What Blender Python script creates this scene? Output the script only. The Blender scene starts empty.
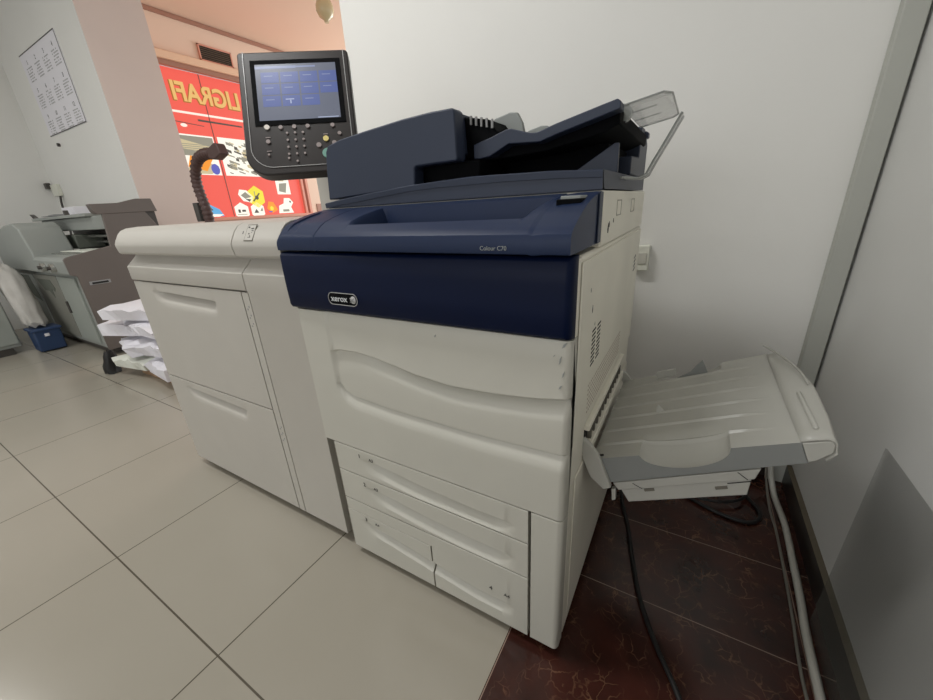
import bpy, bmesh, math, random
from mathutils import Vector, Matrix, Euler
random.seed(7)
S = bpy.context.scene
COL = S.collection
pi = math.pi

# ---------------------------------------------------------------- camera
cam_d = bpy.data.cameras.new('camera'); cam = bpy.data.objects.new('camera', cam_d); COL.objects.link(cam)
cam.location = (0.1453, -0.5635, 0.9993); cam.rotation_euler = (1.2045, 0.0542, 0.5241)
cam_d.sensor_fit = 'HORIZONTAL'; cam_d.sensor_width = 36; cam_d.lens = 374.7748 / 933 * 36
cam_d.clip_start = 0.02
S.camera = cam
# ---------------------------------------------------------------- view, world, lights
S.view_settings.view_transform = 'Standard'; S.view_settings.look = 'None'
S.view_settings.gamma = 1; S.view_settings.use_curve_mapping = False
S.view_settings.exposure = 0.0
W = bpy.data.worlds.new('world'); S.world = W; W.use_nodes = True
bg = W.node_tree.nodes['Background']; bg.inputs[0].default_value = (0.99, 1.0, 1.0, 1); bg.inputs[1].default_value = 0.92
def area(name, loc, target, sx, sy, power, color):
    l = bpy.data.lights.new(name, 'AREA'); l.shape = 'RECTANGLE'; l.size = sx; l.size_y = sy; l.energy = power; l.color = color
    o = bpy.data.objects.new(name, l); COL.objects.link(o); o.location = loc
    o.rotation_euler = (Vector(target) - Vector(loc)).to_track_quat('-Z', 'Y').to_euler(); return o
area('front_window_daylight', (-1.0, -4.8, 1.6), (-0.6, 0.8, 1.5), 3.0, 2.0, 27, (1.0, 1.0, 0.98))
area('ceiling_tube_light', (-1.45, -0.42, 3.0), (-1.45, -0.42, 0), 1.2, 0.3, 35, (1.0, 1.0, 0.985))
area('ceiling_tube_light_left', (-4.2, -1.2, 3.0), (-4.2, -1.2, 0), 1.2, 0.3, 22, (1.0, 0.99, 0.95))
area('lobby_fill', (-3.0, 6.0, 1.6), (-3.2, 2.6, 2.8), 2.0, 1.6, 66, (1.0, 0.97, 0.95))  # added fill with no visible source, brightens the lobby ceiling

# ---------------------------------------------------------------- materials
def lin(c):
    return tuple(((v / 255) / 12.92 if v / 255 <= 0.04045 else ((v / 255 + 0.055) / 1.055) ** 2.4) for v in c) + (1,)
def mat(name, rgb, rough=0.5, metal=0.0, noise=0.0, nscale=20, bump=0.0, bscale=200, spec=0.5, alpha=None, emit=None, estr=1.0, trans=0, coat=0):
    m = bpy.data.materials.new(name); m.use_nodes = True; nt = m.node_tree; b = nt.nodes['Principled BSDF']
    c = lin(rgb); b.inputs['Base Color'].default_value = c; b.inputs['Roughness'].default_value = rough
    b.inputs['Metallic'].default_value = metal; b.inputs['Specular IOR Level'].default_value = spec
    tc = nt.nodes.new('ShaderNodeTexCoord')
    if noise:
        n = nt.nodes.new('ShaderNodeTexNoise'); n.inputs['Scale'].default_value = nscale; n.inputs['Detail'].default_value = 5
        r = nt.nodes.new('ShaderNodeMapRange'); r.inputs['From Min'].default_value = 0.3; r.inputs['From Max'].default_value = 0.7
        r.inputs['To Min'].default_value = 1 - noise; r.inputs['To Max'].default_value = 1 + noise
        mx = nt.nodes.new('ShaderNodeVectorMath'); mx.operation = 'SCALE'; mx.inputs[0].default_value = c[:3]
        nt.links.new(tc.outputs['Object'], n.inputs['Vector']); nt.links.new(n.outputs['Fac'], r.inputs['Value'])
        nt.links.new(r.outputs['Result'], mx.inputs['Scale']); nt.links.new(mx.outputs[0], b.inputs['Base Color'])
    if bump:
        n = nt.nodes.new('ShaderNodeTexNoise'); n.inputs['Scale'].default_value = bscale
        bp = nt.nodes.new('ShaderNodeBump'); bp.inputs['Strength'].default_value = bump; bp.inputs['Distance'].default_value = 0.002
        nt.links.new(tc.outputs['Object'], n.inputs['Vector']); nt.links.new(n.outputs['Fac'], bp.inputs['Height']); nt.links.new(bp.outputs[0], b.inputs['Normal'])
    if alpha is not None: b.inputs['Alpha'].default_value = alpha
    if trans: b.inputs['Transmission Weight'].default_value = trans
    if coat: b.inputs['Coat Weight'].default_value = coat; b.inputs['Coat Roughness'].default_value = 0.1
    if emit: b.inputs['Emission Color'].default_value = lin(emit); b.inputs['Emission Strength'].default_value = estr
    return m
M = {}
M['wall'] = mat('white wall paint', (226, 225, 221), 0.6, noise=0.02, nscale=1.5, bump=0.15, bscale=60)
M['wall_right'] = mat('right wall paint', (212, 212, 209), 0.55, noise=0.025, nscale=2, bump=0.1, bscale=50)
M['wall_bounce'] = mat('wall paint with pink bounce', (214, 198, 190), 0.6, noise=0.02, nscale=3)  # pink bounce light put into the colour of the column face
M['pillar'] = mat('boxing paint with corner shade', (176, 177, 170), 0.6, noise=0.02, nscale=6)  # greyer than the walls: corner shade put into the colour
M['lobby'] = mat('lobby paint with red window glow', (238, 212, 192), 0.6)  # warm light from the red film painted in as peach
M['gap'] = mat('dark gap', (38, 38, 36), 0.8)
M['base'] = mat('dark marble baseboard', (40, 34, 31), 0.3, noise=0.5, nscale=12)
M['base_cap'] = mat('baseboard cap edge', (104, 96, 80), 0.6)
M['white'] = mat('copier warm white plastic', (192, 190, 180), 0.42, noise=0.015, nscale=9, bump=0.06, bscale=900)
M['white2'] = mat('feeder warm white plastic', (186, 182, 174), 0.42, noise=0.015, nscale=9, bump=0.06, bscale=900)
M['white_side_lit'] = mat('side plastic with added light', (236, 232, 218), 0.5, noise=0.05, nscale=5)  # raised albedo stands in for light missing on the copier's side
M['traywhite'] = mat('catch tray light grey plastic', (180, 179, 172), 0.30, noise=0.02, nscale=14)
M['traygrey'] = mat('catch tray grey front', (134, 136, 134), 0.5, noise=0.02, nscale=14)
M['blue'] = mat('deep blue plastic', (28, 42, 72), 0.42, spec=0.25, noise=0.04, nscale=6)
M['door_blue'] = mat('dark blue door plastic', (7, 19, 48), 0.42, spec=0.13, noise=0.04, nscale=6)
M['blue2'] = mat('slate blue plastic', (46, 54, 72), 0.45, spec=0.35, noise=0.03, nscale=6)
M['blackp'] = mat('black plastic', (7, 8, 11), 0.8, spec=0.1)
M['panelblk'] = mat('control panel black', (40, 35, 34), 0.4, spec=0.35)
M['dark'] = mat('recess dark', (26, 25, 24), 0.8)
M['midgap'] = mat('shadow gap plastic', (110, 106, 96), 0.7)
M['seamline'] = mat('soft seam', (166, 162, 150), 0.6)
M['silver'] = mat('silver line', (190, 190, 190), 0.35, metal=0.3)
M['ink'] = mat('dark print', (60, 58, 56), 0.6)
M['lightgrey'] = mat('light grey plastic', (150, 150, 150), 0.5)
M['letter'] = mat('white print', (215, 218, 222), 0.5)
M['guide'] = mat('paper guide grey', (150, 154, 152), 0.55)
M['rubber'] = mat('black rubber', (22, 20, 20), 0.55)
M['cablewhite'] = mat('grey white cable', (190, 188, 180), 0.45)
M['cablegrey'] = mat('thin grey cable', (120, 116, 108), 0.5)
M['mgrey'] = mat('binder light grey paint', (150, 154, 150), 0.5, noise=0.02, nscale=5)
M['mgrey2'] = mat('binder green grey door', (152, 157, 151), 0.5, noise=0.02, nscale=5)
M['mbrown'] = mat('binder taupe steel', (106, 98, 93), 0.5, noise=0.03, nscale=6)
M['mdark'] = mat('binder dark steel', (66, 62, 59), 0.5)
M['mdecal'] = mat('binder decal grey', (96, 100, 92), 0.6)
M['msteel'] = mat('bright steel', (190, 190, 185), 0.25, metal=0.8)
M['paper'] = mat('white paper', (228, 226, 232), 0.75)
M['paper2'] = mat('off white paper', (222, 224, 214), 0.75)
M['wood'] = mat('pallet wood', (160, 128, 98), 0.7, noise=0.2, nscale=14)
M['bag'] = mat('white cloth bag', (190, 187, 182), 0.8, noise=0.06, nscale=14)
M['bin'] = mat('blue plastic bin', (40, 62, 98), 0.5)
M['corr'] = mat('brown corrugated hose', (74, 52, 48), 0.5)
M['socket'] = mat('socket plastic', (220, 220, 208), 0.4)
M['vent'] = mat('vent grille', (100, 84, 66), 0.5)
M['ventd'] = mat('vent inside', (40, 32, 26), 0.8)
M['frame'] = mat('window frame', (225, 160, 140), 0.5)
M['framed'] = mat('window trim', (170, 126, 108), 0.5)
M['trimpeach'] = mat('peach trim', (240, 205, 175), 0.5)
M['bulb'] = mat('frosted glass globe', (205, 190, 150), 0.25, coat=0.4)
def glow(name, rgb, s=1.0):
    return mat(name, tuple(int(v * 0.35) for v in rgb), 0.5, emit=rgb, estr=s)
M['film'] = glow('backlit red film', (236, 92, 78), 1.0)
M['film_y'] = glow('backlit yellow letters', (232, 186, 112), 0.95)
M['film_w'] = glow('backlit white stripe', (255, 236, 222), 1.0)
M['film_o'] = glow('backlit olive outline', (172, 112, 50), 0.9)
M['st_white'] = glow('backlit white print', (250, 246, 232), 1.0)
M['st_yellow'] = glow('backlit yellow print', (238, 222, 60), 1.0)
M['st_blue'] = glow('backlit blue print', (96, 170, 215), 1.0)
M['st_ball'] = glow('backlit indigo print', (94, 98, 190), 0.9)
M['st_grey'] = glow('backlit grey print', (150, 146, 130), 0.9)
M['st_dark'] = glow('backlit dark print', (84, 78, 70), 0.8)
M['st_tan'] = glow('backlit tan print', (205, 190, 150), 0.95)
M['st_orange'] = glow('backlit orange print', (244, 150, 40), 1.0)
M['scr_bg'] = mat('screen backlight grey', (30, 32, 38), 0.25, emit=(98, 103, 118), estr=0.95)
M['scr_tile'] = mat('screen blue tile', (20, 24, 40), 0.25, emit=(84, 98, 152), estr=0.95)
M['scr_bar'] = mat('screen top bar', (20, 24, 40), 0.25, emit=(128, 138, 170), estr=0.95)
M['scr_lt'] = mat('screen light text', (20, 24, 40), 0.25, emit=(170, 180, 205), estr=1)
M['btn'] = mat('grey button', (150, 138, 136), 0.4)
M['btn_w'] = mat('pale button', (222, 214, 206), 0.4)
M['btn_y'] = mat('yellow button', (226, 208, 128), 0.4)
M['btn_g'] = mat('green start button', (112, 160, 146), 0.4)
def clear(name, rgb, a, rough=0.1):
    m = bpy.data.materials.new(name); m.use_nodes = True; nt = m.node_tree; out = nt.nodes['Material Output']
    b = nt.nodes['Principled BSDF']; b.inputs['Base Color'].default_value = lin(rgb); b.inputs['Roughness'].default_value = rough
    t = nt.nodes.new('ShaderNodeBsdfTransparent'); mx = nt.nodes.new('ShaderNodeMixShader'); mx.inputs[0].default_value = a
    nt.links.new(t.outputs[0], mx.inputs[1]); nt.links.new(b.outputs[0], mx.inputs[2]); nt.links.new(mx.outputs[0], out.inputs[0]); return m
M['clear'] = clear('clear plastic', (214, 216, 212), 0.38)
M['clear_edge'] = clear('clear plastic edge', (160, 164, 160), 0.7)
M['smoke'] = clear('smoked acrylic', (112, 112, 106), 0.22, 0.3)

def floor_material():
    m = bpy.data.materials.new('tiled floor'); m.use_nodes = True; nt = m.node_tree; N = nt.nodes; L = nt.links
    b = N['Principled BSDF']; geo = N.new('ShaderNodeNewGeometry'); sp = N.new('ShaderNodeSeparateXYZ'); L.new(geo.outputs['Position'], sp.inputs[0])
    def mth(op, a, c=None, d=None):
        n = N.new('ShaderNodeMath'); n.operation = op
        for i, v in enumerate((a, c, d)):
            if v is None: continue
            if isinstance(v, (int, float)): n.inputs[i].default_value = v
            else: L.new(v, n.inputs[i])
        return n.outputs[0]
    def dist(coord, org, size):   # distance to nearest joint
        return mth('PINGPONG', mth('ADD', mth('SUBTRACT', coord, org), size * 200), size / 2)
    def joints(ox, sx, oy, sy, w, w2=None):
        d1 = mth('LESS_THAN', dist(sp.outputs[0], ox, sx), w2 or w); d2 = mth('LESS_THAN', dist(sp.outputs[1], oy, sy), w); return mth('MAXIMUM', d1, d2)
    jw0 = joints(-1.929, 0.6, -0.3851, 0.6, 0.0021, 0.0018); jw = mth('MULTIPLY', jw0, mth('MAXIMUM', mth('LESS_THAN', sp.outputs[0], -0.2), mth('LESS_THAN', dist(sp.outputs[1], -0.3851, 0.6), 0.0016)))
    jd = mth('MAXIMUM', joints(0.494, 0.6145, 0.513, 1.8, 0.0012), mth('LESS_THAN', dist(sp.outputs[1], 0.241, 1.8), 0.0012))
    n1 = N.new('ShaderNodeTexNoise'); n1.inputs['Scale'].default_value = 2.2; L.new(geo.outputs['Position'], n1.inputs['Vector'])
    cw = N.new('ShaderNodeMix'); cw.data_type = 'RGBA'; cw.inputs[6].default_value = lin((160, 154, 141)); cw.inputs[7].default_value = lin((166, 160, 148)); L.new(n1.outputs['Fac'], cw.inputs[0])
    cwj = N.new('ShaderNodeMix'); cwj.data_type = 'RGBA'; cwj.inputs[7].default_value = lin((84, 77, 66)); L.new(jw, cwj.inputs[0]); L.new(cw.outputs[2], cwj.inputs[6])
    # dark marble: cloudy red-brown with broken pale veins
    n2 = N.new('ShaderNodeTexNoise'); n2.inputs['Scale'].default_value = 9; n2.inputs['Detail'].default_value = 8; L.new(geo.outputs['Position'], n2.inputs['Vector'])
    cr = N.new('ShaderNodeValToRGB'); cr.color_ramp.elements[0].position = 0.3; cr.color_ramp.elements[0].color = lin((44, 25, 21)); cr.color_ramp.elements[1].position = 0.72; cr.color_ramp.elements[1].color = lin((74, 38, 30)); L.new(n2.outputs['Fac'], cr.inputs[0])
    nd = N.new('ShaderNodeTexNoise'); nd.inputs['Scale'].default_value = 12; nd.inputs['Detail'].default_value = 4; L.new(geo.outputs['Position'], nd.inputs['Vector'])
    sc = N.new('ShaderNodeVectorMath'); sc.operation = 'SCALE'; sc.inputs['Scale'].default_value = 0.12; L.new(nd.outputs['Color'], sc.inputs[0])
    ad = N.new('ShaderNodeVectorMath'); ad.operation = 'ADD'; L.new(geo.outputs['Position'], ad.inputs[0]); L.new(sc.outputs[0], ad.inputs[1])
    vo = N.new('ShaderNodeTexVoronoi'); vo.feature = 'DISTANCE_TO_EDGE'; vo.inputs['Scale'].default_value = 27; L.new(ad.outputs[0], vo.inputs['Vector'])
    n3 = N.new('ShaderNodeTexNoise'); n3.inputs['Scale'].default_value = 14; n3.inputs['Detail'].default_value = 3; L.new(geo.outputs['Position'], n3.inputs['Vector'])
    thin = N.new('ShaderNodeMapRange'); thin.inputs['From Min'].default_value = 0.0; thin.inputs['From Max'].default_value = 0.05; thin.inputs['To Min'].default_value = 1; thin.inputs['To Max'].default_value = 0; L.new(vo.outputs['Distance'], thin.inputs[0])
    msk = N.new('ShaderNodeMapRange'); msk.inputs['From Min'].default_value = 0.46; msk.inputs['From Max'].default_value = 0.66; L.new(n3.outputs['Fac'], msk.inputs[0])
    vein = mth('MULTIPLY', mth('MULTIPLY', thin.outputs[0], msk.outputs[0]), 0.42)
    cv = N.new('ShaderNodeMix'); cv.data_type = 'RGBA'; cv.inputs[7].default_value = lin((165, 122, 92)); L.new(vein, cv.inputs[0]); L.new(cr.outputs[0], cv.inputs[6])
    cdj = N.new('ShaderNodeMix'); cdj.data_type = 'RGBA'; cdj.inputs[7].default_value = lin((150, 126, 112)); L.new(jd, cdj.inputs[0]); L.new(cv.outputs[2], cdj.inputs[6])
    isd = mth('GREATER_THAN', sp.outputs[0], -0.1235)
    fin = N.new('ShaderNodeMix'); fin.data_type = 'RGBA'; L.new(isd, fin.inputs[0]); L.new(cwj.outputs[2], fin.inputs[6]); L.new(cdj.outputs[2], fin.inputs[7])
    L.new(fin.outputs[2], b.inputs['Base Color'])
    b.inputs['Roughness'].default_value = 0.2
    return m
M['floor'] = floor_material()

# ---------------------------------------------------------------- helpers
def link(name, me, m, parent=None, sharp=35, smooth=True):
    o = bpy.data.objects.new(name, me); COL.objects.link(o)
    if m is not None:
        for mm in (m if isinstance(m, (list, tuple)) else [m]): me.materials.append(mm)
    if smooth:
        for p in me.polygons: p.use_smooth = True
        me.set_sharp_from_angle(angle=math.radians(sharp))
    if parent is not None: o.parent = parent
    return o
def finish(name, bm, m, parent=None, bevel=0, seg=2, sharp=35, smooth=True):
    bmesh.ops.recalc_face_normals(bm, faces=bm.faces)
    me = bpy.data.meshes.new(name); bm.to_mesh(me); bm.free()
    o = link(name, me, m, parent, sharp, smooth)
    if bevel:
        md = o.modifiers.new('bevel', 'BEVEL'); md.width = bevel; md.segments = seg; md.limit_method = 'ANGLE'; md.angle_limit = math.radians(40)
        md.harden_normals = False
    return o
def add_box(bm, x0, x1, y0, y1, z0, z1):
    vs = [bm.verts.new(p) for p in ((x0,y0,z0),(x1,y0,z0),(x1,y1,z0),(x0,y1,z0),(x0,y0,z1),(x1,y0,z1),(x1,y1,z1),(x0,y1,z1))]
    for f in ((0,3,2,1),(4,5,6,7),(0,1,5,4),(1,2,6,5),(2,3,7,6),(3,0,4,7)): bm.faces.new([vs[i] for i in f])
def box(name, x0, x1, y0, y1, z0, z1, m, parent=None, bevel=0.002, seg=2):
    bm = bmesh.new(); add_box(bm, x0, x1, y0, y1, z0, z1); return finish(name, bm, m, parent, bevel, seg)
def add_prism(bm, pts, a0, a1, axis='x'):
    f = {'x': lambda a, p: (a, p[0], p[1]), 'y': lambda a, p: (p[0], a, p[1]), 'z': lambda a, p: (p[0], p[1], a)}[axis]
    A = [bm.verts.new(f(a0, p)) for p in pts]; B = [bm.verts.new(f(a1, p)) for p in pts]; n = len(pts)
    for i in range(n): bm.faces.new((A[i], A[(i+1) % n], B[(i+1) % n], B[i]))
    bm.faces.new(A); bm.faces.new(B[::-1])
def prism(name, pts, a0, a1, axis, m, parent=None, bevel=0.002, seg=2, sharp=35):
    bm = bmesh.new(); add_prism(bm, pts, a0, a1, axis); return finish(name, bm, m, parent, bevel, seg, sharp)
def add_tube(bm, pts, r, n=8, caps=True):
    pts = [Vector(p) for p in pts]; rings = []; up = Vector((0, 0, 1)); prev = None
    for i, p in enumerate(pts):
        t = (pts[min(i+1, len(pts)-1)] - pts[max(i-1, 0)]).normalized()
        if prev is None:
            a = up if abs(t.z) < 0.9 else Vector((1, 0, 0)); u = t.cross(a).normalized()
        else: u = (prev - t * prev.dot(t)).normalized()
        prev = u; v = t.cross(u); rr = r[i] if isinstance(r, (list, tuple)) else r
        rings.append([bm.verts.new(p + (u * math.cos(2*pi*k/n) + v * math.sin(2*pi*k/n)) * rr) for k in range(n)])
    for i in range(len(rings)-1):
        for k in range(n): bm.faces.new((rings[i][k], rings[i][(k+1) % n], rings[i+1][(k+1) % n], rings[i+1][k]))
    if caps: bm.faces.new(rings[0][::-1]); bm.faces.new(rings[-1])
def smooth_path(pts, sub=8):
    P = [Vector(p) for p in pts]; out = []
    for i in range(len(P)-1):
        p0, p1, p2, p3 = P[max(i-1, 0)], P[i], P[i+1], P[min(i+2, len(P)-1)]
        for k in range(sub):
            t = k / sub; out.append(0.5 * ((2*p1) + (p2-p0)*t + (2*p0-5*p1+4*p2-p3)*t*t + (3*p1-p0-3*p2+p3)*t**3))
    out.append(P[-1]); return out
def tube(name, pts, r, m, parent=None, n=8, sub=8):
    bm = bmesh.new(); add_tube(bm, smooth_path(pts, sub) if sub else pts, r, n); return finish(name, bm, m, parent, sharp=60)
def add_cyl(bm, c, axis, r, h, n=20):
    c = Vector(c); a = Vector(axis).normalized(); add_tube(bm, [c, c + a * h], r, n)
def cyl(name, c, axis, r, h, m, parent=None, n=20, bevel=0):
    bm = bmesh.new(); add_cyl(bm, c, axis, r, h, n); return finish(name, bm, m, parent, bevel)
def grid(name, P, m, parent=None, thick=0.004, sharp=30):
    """P[i][j] points of a surface sheet with thickness added away from its front"""
    bm = bmesh.new(); V = [[bm.verts.new(p) for p in row] for row in P]
    for i in range(len(V)-1):
        for j in range(len(V[0])-1): bm.faces.new((V[i][j], V[i+1][j], V[i+1][j+1], V[i][j+1]))
    o = finish(name, bm, m, parent, 0, sharp=sharp)
    s = o.modifiers.new('solid', 'SOLIDIFY'); s.thickness = thick; s.offset = 0; return o
def relief(name, cols, rows, back, m, parent=None, sharp=28, axis='y'):
    """closed block with a sculpted front: cols = list of u, rows(u) -> list of (depth, v); back = depth of the flat back"""
    bm = bmesh.new(); G = []
    def pt(u, d, v): return (u, d, v) if axis == 'y' else (u, v, d)
    for u in cols: G.append([bm.verts.new(pt(u, d, v)) for d, v in rows(u)])
    B = [[bm.verts.new(pt(u, back, rows(u)[k][1])) for k in (0, -1)] for u in cols]
    nu, nr = len(cols), len(G[0])
    for i in range(nu-1):
        for j in range(nr-1): bm.faces.new((G[i][j], G[i+1][j], G[i+1][j+1], G[i][j+1]))
        bm.faces.new((G[i][0], B[i][0], B[i+1][0], G[i+1][0])); bm.faces.new((G[i][-1], G[i+1][-1], B[i+1][1], B[i][1]))
        bm.faces.new((B[i][0], B[i][1], B[i+1][1], B[i+1][0]))
    bm.faces.new([B[0][0]] + G[0] + [B[0][1]]); bm.faces.new([B[-1][1]] + G[-1][::-1] + [B[-1][0]])
    return finish(name, bm, m, parent, 0, sharp=sharp)
def sstep(a, b, x):
    t = max(0, min(1, (x-a)/(b-a))); return t*t*(3-2*t)
def interp(tab, x):
    if x <= tab[0][0]: return tab[0][1]
    for (a, p), (b, q) in zip(tab, tab[1:]):
        if x <= b:
            t = (x-a)/(b-a); t = t*t*(3-2*t) * 0.35 + t * 0.65; return p + (q-p)*t
    return tab[-1][1]
def lins(a, b, n): return [a + (b-a)*i/(n-1) for i in range(n)]
def text(name, body, size, m, parent=None, mtx=None, extrude=0.0003, align='CENTER', sx=1.0, bold=0.0, shear=0):
    cu = bpy.data.curves.new(name, 'FONT'); cu.body = body; cu.size = size; cu.extrude = extrude; cu.align_x = align; cu.align_y = 'CENTER'; cu.offset = bold; cu.shear = shear
    t = bpy.data.objects.new(name + '_tmp', cu); COL.objects.link(t); dg = bpy.context.evaluated_depsgraph_get(); dg.update()
    me = bpy.data.meshes.new_from_object(t.evaluated_get(dg)); bpy.data.objects.remove(t)
    for v in me.vertices: v.co.x *= sx
    if mtx is not None: me.transform(mtx)
    me.materials.clear()
    return link(name, me, m, parent, smooth=False)
def front_mtx(x, y, z, rot=0):   # text facing -y
    return Matrix.Translation((x, y, z)) @ Euler((pi/2, rot, 0)).to_matrix().to_4x4()
def tag(o, label, cat, group=None):
    o['label'] = label; o['category'] = cat
    if group: o['group'] = group
    return o
def thing(name, loc, label, cat, group=None, rot=(0, 0, 0)):
    o = bpy.data.objects.new(name, None); COL.objects.link(o); o.location = loc; o.rotation_euler = rot; return tag(o, label, cat, group)
class Local:   # mesh data written in world coordinates, parent empty placed at the base
    def __init__(s, root): s.root = root
def adopt(root):
    """children were built in world coordinates: keep them there although the root stands at its base"""
    bpy.context.view_layer.update()
    inv = root.matrix_world.inverted()
    for c in root.children:
        c.matrix_parent_inverse = inv
def struct(o): o['kind'] = 'structure'; return o

# ================================================================ THE ROOM
XR, YB, ZC = 0.555, 0.97, 3.09
struct(box('floor', -6.3, 0.75, -5.2, 7.0, -0.1, 0, M['floor'], bevel=0))
struct(box('ceiling', -6.3, 0.75, -5.2, 7.0, ZC, ZC+0.1, [M['wall']], bevel=0))
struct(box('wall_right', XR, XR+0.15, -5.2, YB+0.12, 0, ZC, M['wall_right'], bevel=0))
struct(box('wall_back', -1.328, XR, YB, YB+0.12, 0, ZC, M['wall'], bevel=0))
struct(box('wall_left', -6.3, -6.2, -5.2, 1.1, 0, ZC, M['wall'], bevel=0))
def poster_wall():
    bm = bmesh.new(); add_box(bm, -6.2, -4.17, 1.1, 1.58, 0, ZC)
    o = finish('wall_alcove', bm, [M['wall'], M['wall_bounce']], None, 0, smooth=False)
    for p in o.data.polygons:
        if p.normal.x > 0.5: p.material_index = 1
    return struct(o)
poster_wall()
# lobby wall with the shop window (x = -5)
XW = -5.0
def lobby():
    bm = bmesh.new()
    add_box(bm, XW-0.15, XW, 1.58, 1.86, 0, ZC); add_box(bm, XW-0.15, XW, 3.56, 7.0, 0, ZC)
    add_box(bm, XW-0.15, XW, 1.86, 3.56, 0, 1.03); add_box(bm, XW-0.15, XW, 1.86, 3.56, 2.66, ZC)
    struct(finish('wall_lobby', bm, M['lobby'], None, 0, smooth=False))
    struct(box('ceiling_lobby', XW, -1.2, 1.6, 7.0, ZC-0.006, ZC-0.001, M['lobby'], bevel=0))
    struct(box('trim_1', XW, XW+0.05, 1.58, 3.62, 2.575, 2.625, M['framed'], bevel=0.004))
    struct(box('trim_2', XW, XW+0.08, 1.58, 3.66, 2.625, 2.70, M['trimpeach'], bevel=0.006))
    struct(box('trim_3', XW, XW+0.02, 1.58, 7.0, ZC-0.05, ZC-0.008, M['framed'], bevel=0.004))
    struct(box('trim_4', XW, XW+0.10, 1.58, 3.62, 1.0, 1.035, M['frame'], bevel=0.004))
    struct(box('trim_5', XW, XW+0.012, 3.68, 3.95, 1.03, 1.16, M['framed'], bevel=0.002))
    bm = bmesh.new()
    add_box(bm, XW-0.05, XW+0.02, 3.46, 3.50, 1.035, 2.6); add_box(bm, XW-0.05, XW+0.03, 3.53, 3.57, 1.035, 2.6)
    o = struct(finish('window_1', bm, M['frame'], None, 0.003))
    box('window_glass', XW-0.05, XW-0.045, 1.86, 3.56, 1.03, 2.66, M['clear'], o, bevel=0)
lobby()
struct(box('trim_6', 0.500, 0.548, 0.935, YB, 0, 2.2, M['pillar'], bevel=0.003))
struct(box('baseboard_right', XR-0.014, XR, -5.2, 0.935, 0, 0.078, [M['base']], bevel=0))
struct(box('trim_7', XR-0.015, XR+0.0, -5.2, 0.935, 0.078, 0.0800, M['base_cap'], bevel=0))
struct(box('baseboard_back', -1.328, 0.500, YB-0.014, YB, 0, 0.078, M['base'], bevel=0))

# ---- shop window film, posters and stickers, seen from inside the shop
def yz_poly(name, pts, m, x, parent=None, t=0.004):
    bm = bmesh.new(); add_prism(bm, pts, x, x+t, 'x'); return finish(name, bm, m, parent, 0, smooth=False)
def add_yz(bm, pts, x, t=0.003, mi=0):
    n0 = len(bm.faces); add_prism(bm, pts, x, x+t, 'x'); bm.faces.ensure_lookup_table()
    for f in bm.faces[n0:]: f.material_index = mi
film = thing('window_film', (XW-0.02, 2.66, 1.04), 'red film covering the shop window, with mirrored yellow capital letters and a white stripe', 'window film')
bm = bmesh.new(); add_box(bm, XW-0.024, XW-0.02, 1.86, 3.46, 1.035, 2.575); finish('film_sheet', bm, M['film'], film, 0, smooth=False)
mt = Matrix.Translation((XW-0.012, 2.425, 2.355)) @ Matrix(((0, 0, -1, 0), (-1, 0, 0, 0), (0, 1, 0, 0), (0, 0, 0, 1)))
text('letter_outline', 'LIGRAFI', 0.255, M['film_o'], film, mt @ Matrix.Translation((0.008, -0.006, 0.004)), 0.001, sx=0.87, bold=0.010)
text('lettering', 'LIGRAFI', 0.255, M['film_y'], film, mt @ Matrix.Translation((0, 0, -0.002)), 0.002, sx=0.87, bold=0.006)
yz_poly('white_stripe', [(1.87, 2.150), (3.46, 2.150), (3.46, 2.172), (1.87, 2.172)], M['film_w'], XW-0.02, film)
bm = bmesh.new()
add_prism(bm, [(2.38, 1.04), (2.386, 1.04), (2.386, 2.575), (2.38, 2.575)], XW-0.02, XW-0.013, 'x')
add_prism(bm, [(2.25, 2.09), (2.77, 2.085), (2.77, 2.10), (2.25, 2.11)], XW-0.02, XW-0.016, 'x'); add_prism(bm, [(1.95, 2.06), (2.30, 2.04), (2.30, 2.046), (1.95, 2.068)], XW-0.02, XW-0.016, 'x')
finish('door_joint', bm, M['st_dark'], film, 0, smooth=False)
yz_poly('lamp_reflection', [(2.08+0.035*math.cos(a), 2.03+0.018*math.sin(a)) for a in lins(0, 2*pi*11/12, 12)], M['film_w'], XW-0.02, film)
adopt(film)
def rect(y0, y1, z0, z1): return [(y0, z0), (y1, z0), (y1, z1), (y0, z1)]
# posters
X2 = XW-0.018
bm = bmesh.new(); add_yz(bm, rect(1.90, 2.365, 1.52, 1.94), X2, 0.002, 0)
add_yz(bm, rect(1.915, 2.355, 1.72, 1.925), X2+0.002, 0.001, 1); add_yz(bm, [(1.93, 1.80), (2.34, 1.74), (2.34, 1.82), (1.93, 1.90)], X2+0.003, 0.001, 2)
add_yz(bm, [(1.95, 1.53), (2.25, 1.53), (2.35, 1.62), (2.1, 1.70)], X2+0.003, 0.001, 2); add_yz(bm, [(2.0, 1.60), (2.2, 1.56), (2.3, 1.7), (2.05, 1.72)], X2+0.004, 0.001, 3)
add_yz(bm, [(2.30+0.05*math.cos(a), 1.585+0.06*math.sin(a)) for a in lins(0, 2*pi*15/16, 16)], X2+0.005, 0.001, 4)
for k in range(5): add_yz(bm, rect(1.95, 2.30, 1.755+0.02*k, 1.762+0.02*k), X2+0.005, 0.001, 1)
tag(finish('window_poster', bm, [M['st_white'], M['st_grey'], M['st_tan'], M['st_orange'], M['st_ball']], None, 0, smooth=False), 'window poster behind the curved hose, grey and tan with a violet ball in its corner', 'poster', 'posters on the red window film')
bm = bmesh.new(); add_yz(bm, rect(2.415, 3.06, 1.52, 1.945), X2, 0.002, 0)
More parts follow.
